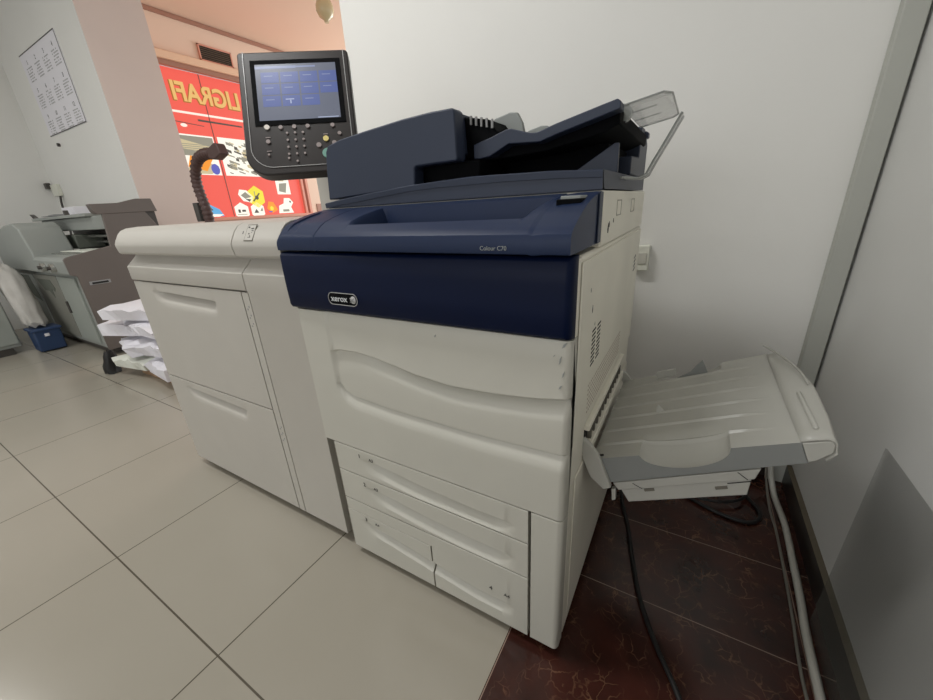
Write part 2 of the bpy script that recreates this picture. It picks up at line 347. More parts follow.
for k in range(90):
    y = random.uniform(2.44, 3.0); z = random.uniform(1.55, 1.90); w = random.uniform(0.03, 0.09); h = random.uniform(0.008, 0.035); s = -0.5*w
    if y + w < 3.04: add_yz(bm, [(y, z), (y+w, z+s*0.6), (y+w, z+s*0.6+h), (y, z+h)], X2+0.002+k*0.00005, 0.0008, random.choice((2, 2, 1, 3, 3)))
tag(finish('window_poster', bm, [M['st_white'], M['st_dark'], M['st_grey'], M['st_tan']], None, 0, smooth=False), 'white window poster crowded with small dark print, partly behind the control panel', 'poster', 'posters on the red window film')
def hexa(cy, cz, r, flat=1.0): return [(cy + r*math.cos(a+pi/6), cz + r*flat*math.sin(a+pi/6)) for a in lins(0, 2*pi*5/6, 6)]
def sticker(label, base, bits):
    bm = bmesh.new(); add_yz(bm, base[0], X2, 0.002, 0); ms = [base[1]]
    for k, (pts, m) in enumerate(bits):
        if m not in ms: ms.append(m)
        add_yz(bm, pts, X2+0.002+0.0003*k, 0.001, ms.index(m))
    return tag(finish('window_sticker', bm, ms, None, 0, smooth=False), label, 'sticker', 'stickers along the bottom of the red window')
g, w_, d_, y_ = M['st_grey'], M['st_white'], M['st_dark'], M['st_yellow']
sticker('yellow hexagonal window sticker with a dark line drawing', (hexa(2.74, 1.27, 0.125, 1.1), y_), [([(2.68, 1.22), (2.695, 1.21), (2.80, 1.31), (2.785, 1.32)], d_), ([(2.72, 1.25), (2.73, 1.25), (2.73, 1.34), (2.72, 1.34)], g), (hexa(2.745, 1.26, 0.028), d_)])
sticker('white window sticker with a grey picture, left of the yellow hexagon', ([(2.50, 1.30), (2.53, 1.36), (2.62, 1.35), (2.70, 1.27), (2.66, 1.20), (2.55, 1.22)], w_), [([(2.53, 1.29), (2.60, 1.33), (2.67, 1.27), (2.58, 1.25)], g), ([(2.58, 1.25), (2.66, 1.24), (2.63, 1.21)], d_)])
sticker('white hexagonal window sticker at the sill, left one of two below the yellow hexagon', (hexa(2.50, 1.10, 0.105), w_), [(rect(2.45, 2.48, 1.08, 1.12), d_), (rect(2.50, 2.55, 1.09, 1.115), d_), (rect(2.43, 2.56, 1.055, 1.062), g)])
sticker('white hexagonal window sticker at the sill, directly below the yellow hexagon', (hexa(2.72, 1.10, 0.105), w_), [([(2.66, 1.07), (2.70, 1.12), (2.73, 1.07)], d_), ([(2.75, 1.09), (2.79, 1.14), (2.79, 1.09)], g)])
sticker('small orange window sticker right of the yellow hexagon', ([(2.86, 1.12), (2.90, 1.21), (2.97, 1.20), (3.02, 1.10), (2.93, 1.06)], M['st_orange']), [(hexa(2.93, 1.12, 0.03), y_), (rect(2.88, 2.93, 1.07, 1.085), M['st_ball'])])
sticker('white oblong window sticker in the upper right of the red window', (rect(3.07, 3.28, 1.30, 1.56), w_), [([(3.10, 1.34), (3.2, 1.32), (3.24, 1.45), (3.12, 1.44)], g), (rect(3.12, 3.2, 1.47, 1.51), M['st_tan'])])
sticker('rounded white window sticker at the lower right corner of the red window', ([(3.03, 1.05), (3.05, 1.15), (3.13, 1.18), (3.15, 1.25), (3.24, 1.25), (3.29, 1.19), (3.24, 1.13), (3.27, 1.05)], w_), [(hexa(3.24, 1.20, 0.015), d_), (rect(3.10, 3.2, 1.07, 1.10), g)])
sticker('blue and white window sticker beside the brown hose', ([(2.02, 1.05), (2.02, 1.24), (2.22, 1.13), (2.26, 1.05)], M['st_blue']), [([(2.0, 1.045), (2.2, 1.045), (2.26, 1.07), (2.02, 1.085)], w_), (rect(2.06, 2.14, 1.12, 1.135), d_)])

# vent grille above the window
vt = thing('wall_vent', (XW, 2.60, 2.83), 'brown slatted vent grille on the peach-lit wall above the red window', 'vent')
bm = bmesh.new(); add_box(bm, XW, XW+0.015, 2.42, 2.78, 2.76, 2.90); finish('backing', bm, M['ventd'], vt, 0, smooth=False)
bm = bmesh.new()
for a in ((2.41, 2.79, 2.895, 2.91), (2.41, 2.79, 2.75, 2.765), (2.41, 2.425, 2.75, 2.91), (2.775, 2.79, 2.75, 2.91)): add_box(bm, XW, XW+0.025, *a)
finish('frame', bm, M['frame'], vt, 0.002)
for k in range(6): box('slat', XW+0.012, XW+0.022, 2.425, 2.775, 2.775+0.02*k, 2.781+0.02*k, M['vent'], vt, 0)
for ch in vt.children: ch.location = (0, 0.03, -0.035)
adopt(vt)
tag(tube('pipe', [(XW+0.16, 1.605, ZC-0.01), (XW+0.16, 1.60, 2.8), (XW+0.14, 1.62, 2.5)], 0.008, M['framed'], sub=4), 'thin brown pipe running down beside the column edge near the window', 'pipe')
# pendant globe
pl = thing('pendant_lamp', (-3.35, 2.86, ZC-0.006), 'pale glass globe hanging from the peach-lit ceiling above the control panel', 'lamp')
bm = bmesh.new(); prof = [(0.0, -0.285), (0.012, -0.28), (0.02, -0.262), (0.05, -0.24), (0.068, -0.20), (0.070, -0.16), (0.058, -0.11), (0.035, -0.07), (0.022, -0.045)]
rings = []
prof = [(r*1.15, -0.285 + (z+0.285)*1.0) for r, z in [(0, -0.285), (0.018, -0.283), (0.022, -0.262), (0.058, -0.235), (0.075, -0.19), (0.074, -0.15), (0.058, -0.105), (0.035, -0.07), (0.019, -0.045)]]
for r, z in prof[1:]: rings.append([bm.verts.new((r*math.cos(2*pi*k/24), r*math.sin(2*pi*k/24), z)) for k in range(24)])
for a, b2 in zip(rings, rings[1:]):
    for k in range(24): bm.faces.new((a[k], a[(k+1) % 24], b2[(k+1) % 24], b2[k]))
bm.faces.new(rings[0][::-1]); bm.faces.new(rings[-1]); finish('globe', bm, M['bulb'], pl, sharp=70)
cyl('stem', (0, 0, -0.06), (0, 0, 1), 0.022, 0.06, M['framed'], pl)

# year calendar on the wall
cal = thing('wall_calendar', (-5.15, 1.1, 1.88), 'large white year calendar sheet with twelve printed blocks on the alcove wall', 'calendar')
cal_pts = [(-5.645, 1.885), (-4.675, 1.885), (-4.675, 2.56), (-5.645, 2.56)]
bm = bmesh.new(); add_prism(bm, cal_pts, 1.094, 1.0995, 'y'); finish('sheet', bm, M['paper'], cal, 0, smooth=False)
bm = bmesh.new()
for a in ((-5.645, -4.675, 2.553, 2.56), (-5.645, -4.675, 1.885, 1.892), (-4.682, -4.675, 1.885, 2.56)): add_box(bm, a[0], a[1], 1.0925, 1.094, a[2], a[3])
finish('border_line', bm, M['ink'], cal, 0, smooth=False)
for r in range(3):
    for c in range(4):
        bm = bmesh.new(); cx = -5.50 + c*0.232; cz = 2.48 - r*0.22
        for q in range(6):
            for s in range(7):
                if random.random() < 0.8: add_box(bm, cx-0.07+s*0.021, cx-0.07+s*0.021+0.013, 1.0932, 1.094, cz-0.045-q*0.02, cz-0.036-q*0.02)
        finish('month_block', bm, M['lightgrey'], cal, 0, smooth=False)
        text('month_number', str(r*4+c+1), 0.05, M['ink'], cal, front_mtx(cx, 1.0935, cz), 0.0003)
adopt(cal)
# trunking and wires in the far corner
sk = thing('wall_outlet', (-6.1, 1.1, 1.41), 'small white outlet box with a plug low on the far alcove wall', 'wall outlet')
box('box', -6.13, -5.95, 1.06, 1.0995, 1.35, 1.47, M['socket'], sk, 0.006); box('plug', -6.19, -6.12, 1.03, 1.07, 1.43, 1.49, M['mdark'], sk, 0.006); adopt(sk)
tag(tube('cable', [(-6.0, 1.08, 1.35), (-6.02, 1.07, 1.26), (-6.0, 1.06, 1.1), (-5.95, 1.02, 0.9)], 0.010, M['mdark']), 'dark cable hanging from the far outlet down behind the grey binding machine', 'cable')
tag(cyl('wall_hook', (-5.51, 1.0995, 1.797), (0, -1, 0), 0.016, 0.02, M['mdark']), 'small dark hook on the wall just below the calendar', 'hook')

# ================================================================ THE COPIER
C = thing('multifunction_copier', (-0.35, 0.38, 0), 'large white office copier with dark blue front and document feeder', 'copier')
def bodycore():
    bm = bmesh.new(); add_box(bm, -0.672, 0.0, 0.0365, 0.74, 0.030, 0.917)
    return finish('main_body', bm, M['white_side_lit'], C, 0.006)
bodycore()
bm = bmesh.new(); add_box(bm, -0.640, -0.004, 0.0305, 0.036, 0.04, 0.41); finish('drawer_bay', bm, M['dark'], C, 0)
box('gap_shade_strip', -0.672, -0.648, 0.018, 0.036, 0.03, 0.44, M['midgap'], C, 0.001)  # recess shade between feeder and drawers, done as a mid-tone strip
# upper side body with seam and small plates
box('scanner_body', -0.672, 0.004, 0.150, 0.715, 0.9175, 1.012, M['white_side_lit'], C, 0.004)
for yy in (0.28, 0.47): 
    bm = bmesh.new()
    for a in ((yy, yy+0.05, 0.965, 0.967), (yy, yy+0.05, 0.993, 0.995), (yy, yy+0.002, 0.965, 0.995), (yy+0.048, yy+0.05, 0.965, 0.995)): add_box(bm, 0.003, 0.0048, *a)
    finish('cap_outline', bm, M['seamline'], C, 0, smooth=False)
# front cover
swo = [(-0.575, 0.688), (-0.555, 0.6925), (-0.50, 0.694), (-0.45, 0.690), (-0.395, 0.681), (-0.323, 0.667), (-0.24, 0.659), (-0.15, 0.662), (-0.08, 0.668), (0.0, 0.680)]
lowl = [(-0.575, 0.600), (-0.56, 0.580), (-0.53, 0.570), (-0.4, 0.561), (-0.2, 0.557), (0.0, 0.562)]
def cover_rows(x):
    L = sstep(-0.588, -0.570, x); zs = interp(swo, x); zl = interp(lowl, x); Sg = (0.25 + 0.75*sstep(-0.56, -0.32, x)) * L
    r = 0.0 if x < -0.012 else 0.012 - math.sqrt(max(0, 0.012**2 - (x+0.012)**2))
    R_ = [(0.0, 0.414), (0, 0.417), (0, 0.45), (0, 0.50), (0, zl-0.052), (0.0, zl-0.036), (0.0005*L, zl-0.030), (0.004*L, zl-0.018), (0.013*L, zl-0.003), (0.014*L, zl), (0.007*L, zl+0.0015), (0.005*L, zl+0.004),
          (0.005*L, zl*0.6+zs*0.4), (0.006*L, zs-0.045), (0.007*L, zs-0.034), (0.013*Sg+0.006*L, zs-0.014), (0.029*Sg+0.002*L, zs-0.002), (0.029*Sg, zs), (0.004*L, zs+0.0012), (0.002*L, zs+0.004), (0.003*L, zs+0.02), (0.003*L, 0.74), (0.003*L, 0.782), (0.004*L+0.001, 0.787)]
    return [(d + r, z) for d, z in R_]
cols = [-0.675, -0.66, -0.63, -0.60] + lins(-0.590, -0.565, 8) + lins(-0.56, -0.02, 70) + lins(-0.014, 0.0, 7)
box('door_frame', -0.672, 0.0, 0.0190, 0.036, 0.789, 0.916, M['white_side_lit'], C, 0.001)
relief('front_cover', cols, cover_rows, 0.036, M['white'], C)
# drawers
def drawer_rows(z0, z1, ztop, hb, xa, xb, depth, rnd=False):
    def f(x):
        A = sstep(xa, xa+(xb-xa)*0.28, x) * (1 - sstep(xb-(xb-xa)*0.14, xb, x)); zt = ztop(x) if callable(ztop) else ztop
        r = 0.0
        if rnd and x > -0.012: r = 0.012 - math.sqrt(max(0, 0.012**2 - (x+0.012)**2))
        zb = max(z0+0.003, zt-hb)
        return [(0.0012+r, z0), (0+r, z0+0.0015), (0+r, (zb+z0+0.0015)/2), (0+r, zb), (depth*0.15*A+r, zb+(zt-zb)*0.12), (depth*0.62*A+r, zb+(zt-zb)*0.62), (depth*0.95*A+r, zt-(zt-zb)*0.18), (depth*A+r, zt-(zt-zb)*0.08), (depth*0.8*A+r, zt-0.001), (depth*0.25*A+r, zt+0.003), (0.0+r, zt+0.006), (0+r, z1-0.0015), (0.0012+r, z1)]
    return f
D1 = relief('paper_drawer', lins(-0.643, -0.072, 90), drawer_rows(0.3215, 0.4105, lambda x: interp([(-0.6, 0.385), (-0.5, 0.378), (-0.33, 0.362), (-0.2, 0.356), (-0.1, 0.357)], x), 0.040, -0.56, -0.10, 0.026), 0.030, M['white'], C)
D2 = relief('paper_drawer', lins(-0.643, -0.072, 90), drawer_rows(0.2195, 0.3190, lambda x: interp([(-0.6, 0.291), (-0.5, 0.284), (-0.33, 0.267), (-0.2, 0.261), (-0.1, 0.262)], x), 0.040, -0.56, -0.10, 0.026), 0.030, M['white'], C)
D3 = relief('paper_drawer', lins(-0.643, -0.342, 60), drawer_rows(0.027, 0.1755, lambda x: interp([(-0.6, 0.150), (-0.5, 0.135), (-0.42, 0.125), (-0.34, 0.114)], x), 0.034, -0.60, -0.24, 0.024), 0.030, M['white'], C)
D4 = relief('paper_drawer', lins(-0.337, -0.072, 60), drawer_rows(0.027, 0.2170, lambda x: interp([(-0.34, 0.114), (-0.2, 0.098), (-0.1, 0.100)], x), 0.034, -0.46, -0.105, 0.024), 0.030, M['white'], C)
box('drawer_trim', -0.643, -0.337, 0.0, 0.022, 0.1775, 0.2170, M['white'], C, 0.0008)
for d, n, s, x, z in ((D1, '1', 'A3', -0.535, 0.388), (D2, '2', 'A3', -0.535, 0.293), (D3, '3', 'A4', -0.555, 0.158), (D4, '4', 'A4', -0.150, 0.130)):
    text('size_mark', n, 0.017, M['ink'], d, front_mtx(x-0.016, -0.0010, z+0.002)); text('size_mark', s, 0.0135, M['ink'], d, front_mtx(x+0.026, -0.0010, z+0.001))
for (x, z, w, h) in ((-0.016, 0.775, 0.008, 0.010), (-0.020, 0.745, 0.004, 0.016), (-0.014, 0.722, 0.004, 0.012), (-0.019, 0.700, 0.006, 0.008), (-0.030, 0.758, 0.003, 0.004), (-0.27, 0.762, 0.004, 0.006)):
    prism('scuff', [(x, z), (x+w*0.6, z+h*0.3), (x+w, z+h), (x+w*0.3, z+h*0.7)], 0.0012, 0.004, 'y', M['guide'], C, 0)
relief('corner_column', lins(-0.065, -0.014, 6) + lins(-0.012, 0.0, 7), drawer_rows(0.027, 0.4105, 0.2, 0.03, 5, 6, 0, True), 0.036, M['white'], C)
# blue front door
def door_rows(x):
    e = min(x+0.69, 0.006) if x < -0.684 else 0.006
    r = 0.0 if x < -0.013 else 0.013 - math.sqrt(max(0, 0.013**2 - (x+0.013)**2))
    r2 = 0.0 if x > -0.68 else 0.010 - math.sqrt(max(0, 0.010**2 - (x+0.68)**2))
    r += r2
    return [(0.002+r, 0.790), (-0.006+r, 0.793), (-0.010+r, 0.80), (-0.011+r, 0.84), (-0.011+r, 0.88), (-0.010+r, 0.915), (-0.006+r, 0.9205), (0.002+r, 0.9225)]
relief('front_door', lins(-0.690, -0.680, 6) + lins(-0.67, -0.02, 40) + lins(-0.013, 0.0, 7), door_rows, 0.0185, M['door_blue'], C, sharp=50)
# brand badge
badge = prism('brand_badge', [(-0.500 + (0.040 if math.cos(a) > 0 else -0.040) + 0.0165*math.cos(a), 0.8255 + 0.0165*math.sin(a)) for a in lins(0, 2*pi*31/32, 32)], -0.0125, -0.0100, 'y', M['blackp'], C, 0)
def ring_outline(name, cx, cz, hw, r, w, y0, y1, m, parent):
    bm = bmesh.new(); n = 32; A = []
    for rr in (r, r-w):
        for yy in (y0, y1): A.append([bm.verts.new((cx + (hw if math.cos(2*pi*k/n+0.001) > 0 else -hw) + rr*math.cos(2*pi*k/n+0.001), yy, cz + rr*math.sin(2*pi*k/n+0.001))) for k in range(n)])
    for k in range(n):
        j = (k+1) % n
        for p, q in ((0, 1), (1, 3), (3, 2), (2, 0)): bm.faces.new((A[p][k], A[p][j], A[q][j], A[q][k]))
    return finish(name, bm, m, parent, 0)
ring_outline('badge_rim', -0.500, 0.8255, 0.040, 0.0172, 0.0016, -0.0132, -0.0118, M['silver'], badge)
text('badge_lettering', 'xerox', 0.0235, M['letter'], badge, front_mtx(-0.5135, -0.0130, 0.8255), 0.0004, sx=1.12, bold=0.0001)
bm = bmesh.new(); bmesh.ops.create_uvsphere(bm, u_segments=20, v_segments=12, radius=0.0105)
for v in bm.verts: v.co = Vector((v.co.x-0.459, v.co.y*0.25-0.0125, v.co.z+0.8255))
finish('badge_ball', bm, M['silver'], badge, sharp=80)
bm = bmesh.new()
add_tube(bm, [(-0.4665, -0.0158, 0.8315), (-0.459, -0.0165, 0.8260), (-0.4515, -0.0158, 0.8205)], 0.0009, 6); add_tube(bm, [(-0.4665, -0.0158, 0.8200), (-0.459, -0.0165, 0.8262), (-0.4515, -0.0158, 0.8315)], 0.0009, 6)
finish('ball_bands', bm, M['lightgrey'], badge)
bs = Matrix.Translation((-0.4935, 0, 0.8260)) @ Matrix.Diagonal((0.78, 1, 0.80, 1)) @ Matrix.Translation((0.4985, 0, -0.8255))
for o in [badge] + list(badge.children): o.data.transform(bs)
# blue top cover: a heightfield in x,y
XL, XRr = -0.690, 0.0
base_p = [(-0.0325, 0.9275), (-0.0335, 0.930), (-0.0335, 0.949), (-0.031, 0.956), (-0.024, 0.9615), (-0.012, 0.9675), (0.010, 0.9770), (0.026, 0.9835), (0.031, 0.9853), (0.045, 0.9900), (0.060, 0.9945), (0.080, 0.9995), (0.100, 1.0040), (0.1105, 1.0058), (0.1125, 1.0061), (0.120, 1.0075), (0.135, 1.0095), (0.150, 1.011)]
def warp(x, y):   # the recess ends lean to the right as they go back
    q = min(max(y, 0.035), 0.1105) - 0.035
    return x + q*(0.20*max(0, 1-abs(x+0.465)/0.08) + 0.3*max(0, 1-abs(x+0.090)/0.03))
def top_rows(x):
    I = sstep(-0.474, -0.458, x) * (1 - sstep(-0.100, -0.080, x)); out = []
    sideL = 0.010*(1 - sstep(XL, XL+0.012, x))
    for y, z in base_p:
        if 0.025 < y < 0.111:
            zr = 0.968; z = z*(1-I) + min(z, zr)*I
        if abs(x+0.640) < 0.016 and 0.0 < y < 0.11: z -= 0.0035
        if abs(x+0.552) < 0.0012 or abs(x+0.058) < 0.0012: z -= 0.0015
        t = (x - XL) / (XRr - XL); yy = y if y > 0.02 else (0.02 - (0.02 - y) * (0.50 + 0.45 * t))
        out.append((z - (sideL if z > 0.94 else 0), yy))
    return out
cols = [XL, XL+0.003, XL+0.007, XL+0.012, -0.664, -0.657, -0.655, -0.625, -0.623, -0.60] + [-0.57, -0.5545, -0.5532, -0.552, -0.5508] + lins(-0.545, -0.48, 6) + lins(-0.475, -0.457, 9) + lins(-0.45, -0.435, 3) + lins(-0.42, -0.135, 20) + lins(-0.125, -0.065, 24) + [ -0.0592, -0.058, -0.0568, -0.04, -0.02, -0.008, -0.003, XRr]
def top_cover():
    bm = bmesh.new(); G = [[bm.verts.new((warp(x, y), y, z)) for z, y in top_rows(x)] for x in cols]
    nu, nr = len(cols), len(G[0]); Bk = [(bm.verts.new((x, 0.0, 0.9265)), bm.verts.new((x, 0.1495, 0.9265))) for x in cols]
    for i in range(nu-1):
        for j in range(nr-1): bm.faces.new((G[i][j], G[i+1][j], G[i+1][j+1], G[i][j+1]))
        bm.faces.new((G[i][-1], G[i+1][-1], Bk[i+1][1], Bk[i][1])); bm.faces.new((Bk[i][1], Bk[i+1][1], Bk[i+1][0], Bk[i][0])); bm.faces.new((Bk[i][0], Bk[i+1][0], G[i+1][0], G[i][0]))
    bm.faces.new([Bk[0][0]] + G[0] + [Bk[0][1]]); bm.faces.new([Bk[-1][1]] + G[-1][::-1] + [Bk[-1][0]])
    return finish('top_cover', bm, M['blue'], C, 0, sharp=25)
tcv = top_cover()
text('model_lettering', 'Colour C70', 0.0094, M['guide'], tcv, front_mtx(-0.121, -0.0285, 0.9362), 0.0002)
box('side_strip', 0.0005, 0.003, 0.125, 0.150, 0.927, 1.010, M['blue2'], C, 0.001)
sl = prism('card_slot', [(-0.050, 0.055), (-0.012, 0.060), (-0.010, 0.098), (-0.046, 0.098)], 0.9880, 1.0015, 'z', M['blackp'], C, 0.002)
prism('slot_flap', [(-0.046, 0.066), (-0.015, 0.068), (-0.012, 0.100), (-0.043, 0.100)], 0.996, 1.0060, 'z', M['guide'], sl, 0.001)

# platen lid
def arch(x):   # upper edge height of the lid front
    return interp([(-0.68, 1.026), (-0.60, 1.034), (-0.50, 1.042), (-0.40, 1.049), (-0.25, 1.0535), (-0.10, 1.0500), (0.0, 1.0445)], x)
def lid_rows(x):
    za = arch(x); h = 0.013
    low = min(za-h, 1.018 + 0.020*sstep(-0.66, -0.35, x) - 0.004*sstep(-0.2, 0, x))
    return [(0.168, 1.0125), (0.160, 1.016), (0.158, 0.5*low+0.5*1.0145), (0.151, low), (0.146, low+0.001), (0.145, za-0.002), (0.148, za)]
lid = relief('platen_lid', lins(-0.680, 0.0, 50), lid_rows, 0.155, M['blue2'], C, sharp=25)
def lidtop():
    bm = bmesh.new(); xs = lins(-0.680, 0.0, 40); prof = [(x, arch(x)) for x in xs] + [(0.0, 1.0145), (-0.68, 1.0145)]
    add_prism(bm, prof, 0.1485, 0.70, 'y'); return finish('lid_slab', bm, M['blue2'], C, 0, sharp=25)
lidtop()
# document feeder housing
adf_prof = [(-0.668, 1.033), (-0.660, 1.10), (-0.652, 1.140), (-0.642, 1.152), (-0.60, 1.160), (-0.529, 1.1665), (-0.413, 1.1750), (-0.339, 1.1775), (-0.290, 1.1765), (-0.284, 1.172), (-0.283, 1.088), (-0.287, 1.085), (-0.386, 1.084), (-0.391, 1.081), (-0.394, 1.045), (-0.50, 1.040)]
prism('feeder_housing', adf_prof, 0.150, 0.185, 'y', M['blue2'], C, 0.003)
prism('feeder_housing', [(-0.668, 1.036), (-0.652, 1.140), (-0.642, 1.152), (-0.529, 1.1665), (-0.413, 1.1750), (-0.30, 1.1770), (-0.295, 1.10), (-0.40, 1.090), (-0.41, 1.05), (-0.50, 1.042)], 0.185, 0.66, 'y', M['blue2'], C, 0.003)
box('feed_rollers', -0.45, -0.255, 0.19, 0.62, 1.050, 1.088, M['blackp'], C, 0.004)
# darker second stage with small ribs
prism('feed_throat', [(-0.30, 1.092), (-0.30, 1.172), (-0.245, 1.160), (-0.225, 1.135), (-0.235, 1.092)], 0.215, 0.63, 'y', M['blackp'], C, 0.003)
for k in range(5): box('throat_rib', -0.285+0.012*k, -0.281+0.012*k, 0.212, 0.216, 1.155-0.003*k, 1.171-0.003*k, M['lightgrey'], C, 0)
# inclined input tray
tray_top = [(-0.272, 1.116), (-0.235, 1.124), (-0.200, 1.134), (-0.188, 1.1345), (-0.150, 1.1225), (-0.136, 1.1215), (-0.10, 1.131), (-0.023, 1.1475), (0.004, 1.153), (0.010, 1.149)]
tray_bot = [(0.010, 1.138), (-0.022, 1.1305), (-0.10, 1.1130), (-0.130, 1.1050), (-0.165, 1.107), (-0.194, 1.109), (-0.215, 1.100), (-0.235, 1.0915), (-0.259, 1.089), (-0.272, 1.090)]
prism('document_tray', tray_top + tray_bot, 0.200, 0.235, 'y', M['blue2'], C, 0.0015)
prism('tray_bed', [(-0.272, 1.104), (-0.20, 1.120), (-0.136, 1.112), (0.005, 1.144), (0.005, 1.120), (-0.02, 1.110), (-0.13, 1.092), (-0.272, 1.086)], 0.232, 0.62, 'y', M['blackp'], C, 0.002)
prism('tray_rear_edge', tray_top + tray_bot, 0.615, 0.64, 'y', M['blue2'], C, 0.0015)
for y0, y1, s in ((0.30, 0.312, 1.0), (0.500, 0.512, 0.8)):
    prism('paper_guide', [(-0.300, 1.130), (-0.290, 1.165), (-0.270, 1.176), (-0.235, 1.183), (-0.218, 1.181), (-0.206, 1.160), (-0.200, 1.130)], y0, y1, 'y', M['guide'], C, 0.002)
# rear support and wedge at the right end
prism('rear_support', [(0.44, 1.046), (0.44, 1.085), (0.56, 1.090), (0.565, 1.158), (0.62, 1.160), (0.66, 1.152), (0.70, 1.130), (0.70, 1.046)], -0.045, 0.0, 'x', M['blue2'], C, 0.003)
prism('side_wedge', [(-0.090, 1.046), (-0.080, 1.058), (-0.012, 1.098), (-0.004, 1.098), (-0.003, 1.046)], 0.292, 0.304, 'y', M['blue2'], C, 0.001)
box('under_tray_shade', -0.30, -0.03, 0.33, 0.60, 1.045, 1.105, M['blackp'], C, 0.003)  # black filler, paints the shade between tray and lid
# clear plastic extension and document stop
xd = Vector((1, 0, 0.17)).normalized()
EX = Vector((0.0, 0.262, 1.152))
fl = grid('tray_extension', [[EX + xd*u + Vector((0, v, 0.0))for v in (lins(0, 0.272, 9) if u < 0.07 else lins(0.03, 0.25, 9))] for u in [0, 0.02, 0.045, 0.068, 0.080]], M['clear'], C, 0.003)
bm = bmesh.new()
for v, u in ((0, 0.068), (0.272, 0.068)): add_tube(bm, [EX + Vector((0, v, 0)), EX + Vector((0, v, 0)) + xd*u], 0.0018, 6)
add_tube(bm, [EX + xd*0.068, EX + xd*0.080 + Vector((0, 0.03, 0)), EX + xd*0.080 + Vector((0, 0.25, 0)), EX + xd*0.068 + Vector((0, 0.272, 0))], 0.0018, 6)
finish('extension_rim', bm, M['clear_edge'], fl)
for v in (0.09, 0.18): bm = bmesh.new(); add_tube(bm, [EX + Vector((0, v, 0.001)), EX + Vector((0, v, 0.001)) + xd*0.05], 0.0012, 6); finish('extension_rib', bm, M['clear_edge'], fl)
cyl('extension_hinge', (0.004, 0.265, 1.142), (0, 1, 0), 0.014, 0.02, M['clear_edge'], C)
SP = ((0.004, 0.30, 1.036), (0.022, 0.40, 1.036), (0.034, 0.43, 1.044), (0.045, 0.44, 1.070), (0.068, 0.445, 1.115), (0.089, 0.45, 1.158))
st = grid('document_stop', [[Vector(p) + Vector((0, v, 0)) for v in (0, 0.03, 0.06)] for p in SP[1:]], M['clear'], C, 0.005)
bm = bmesh.new()
for v in (0, 0.06): add_tube(bm, [Vector(p) + Vector((0, v, 0)) for p in SP], 0.0028, 6)
finish('stop_edge', bm, M['clear_edge'], st)
# right side: vents, dot grille, exit slot, seams
for k in range(9):
    z = 0.762 - 0.0088*k
    for yy in (0.135, 0.180): prism('vent_slot', [(yy, z), (yy+0.030, z+0.0005), (yy+0.030, z+0.0042), (yy, z+0.0037)], 0.001, 0.0034, 'x', M['dark'], C, 0)
bm = bmesh.new()
for i in range(30):
    for j in range(7):
        y = 0.13 + i*0.0125; z = 0.590 + j*0.010
        add_box(bm, 0.0020, 0.0034, y, y+0.005, z, z+0.0035)
finish('speaker_grille', bm, mat('grille marks', (176, 160, 148), 0.6), C, 0, smooth=False)
for k in range(4):
    z = 0.83 - 0.012*k; prism('vent_slot', [(0.64, z), (0.67, z+0.005), (0.67, z+0.010), (0.64, z+0.004)], 0.001, 0.0034, 'x', M['dark'], C, 0)
box('exit_slot', -0.002, 0.0015, 0.135, 0.560, 0.500, 0.548, M['dark'], C, 0)
box('exit_shelf', 0.0016, 0.016, 0.145, 0.555, 0.488, 0.512, M['white_side_lit'], C, 0.002)
for k in range(12): box('exit_rib', 0.0016, 0.010, 0.16+0.033*k, 0.168+0.033*k, 0.512, 0.538, M['midgap'], C, 0)
box('exit_lintel', 0.0, 0.012, 0.130, 0.565, 0.548, 0.562, M['white_side_lit'], C, 0.002)
box('side_panel', 0.0002, 0.003, 0.037, 0.735, 0.565, 0.908, M['white_side_lit'], C, 0.003)
box('side_panel', 0.0002, 0.003, 0.070, 0.735, 0.060, 0.470, M['white_side_lit'], C, 0.003)
for (y, z, s) in ((0.20, 0.945, 0.007), (0.21, 0.952, 0.004), (0.12, 0.81, 0.006), (0.10, 0.85, 0.003), (0.15, 0.775, 0.003), (0.25, 0.957, 0.003)):
    prism('scuff', [(y, z), (y+s*0.5, z-s), (y+s, z), (y+s*0.6, z+s*1.6)], 0.0025, 0.0034 if z < 0.92 else 0.0050, 'x', M['ink'], C, 0)
for x in (-0.60, -0.06):
    for y in (0.09, 0.66): cyl('caster', (x-0.012, y, 0.018), (1, 0, 0), 0.018, 0.024, M['rubber'], C, 16)
# control panel on its post
PR = (1.1377, -0.0203, 0.6668); PL = (-0.8333, 0.2523, 1.3133)
pm = Matrix.Translation(PL) @ Euler(PR).to_matrix().to_4x4()
def round_poly(x0, x1, y0, y1, rbl, rbr, rtr, rtl, n=8):
    out = []
    for cx, cy, r, a0 in ((x0+rbl, y0+rbl, rbl, pi), (x1-rbr, y0+rbr, rbr, 1.5*pi), (x1-rtr, y1-rtr, rtr, 0), (x0+rtl, y1-rtl, rtl, 0.5*pi)):
        out += [(cx + r*math.cos(a0 + k*pi/2/n), cy + r*math.sin(a0 + k*pi/2/n)) for k in range(n+1)]
    return out
def on_panel(o): o.data.transform(pm); return o
bm = bmesh.new(); add_prism(bm, round_poly(-0.1500, 0.1415, -0.228, 0.118, 0.060, 0.060, 0.010, 0.010), -0.034, -0.001, 'z'); CP = on_panel(finish('control_panel', bm, M['panelblk'], C, 0.004))
def pp(name, pts, z0, z1, m): bm = bmesh.new(); add_prism(bm, pts, z0, z1, 'z'); return on_panel(finish(name, bm, m, CP, 0))
def outline(pts, w):
    bm = bmesh.new(); P = [Vector((p[0], p[1], 0)) for p in pts]; add_tube(bm, [p + Vector((0, 0, 0.0)) for p in P], w, 6); return bm
rp = round_poly(-0.134, 0.129, -0.208, 0.118, 0.055, 0.055, 0.001, 0.001)
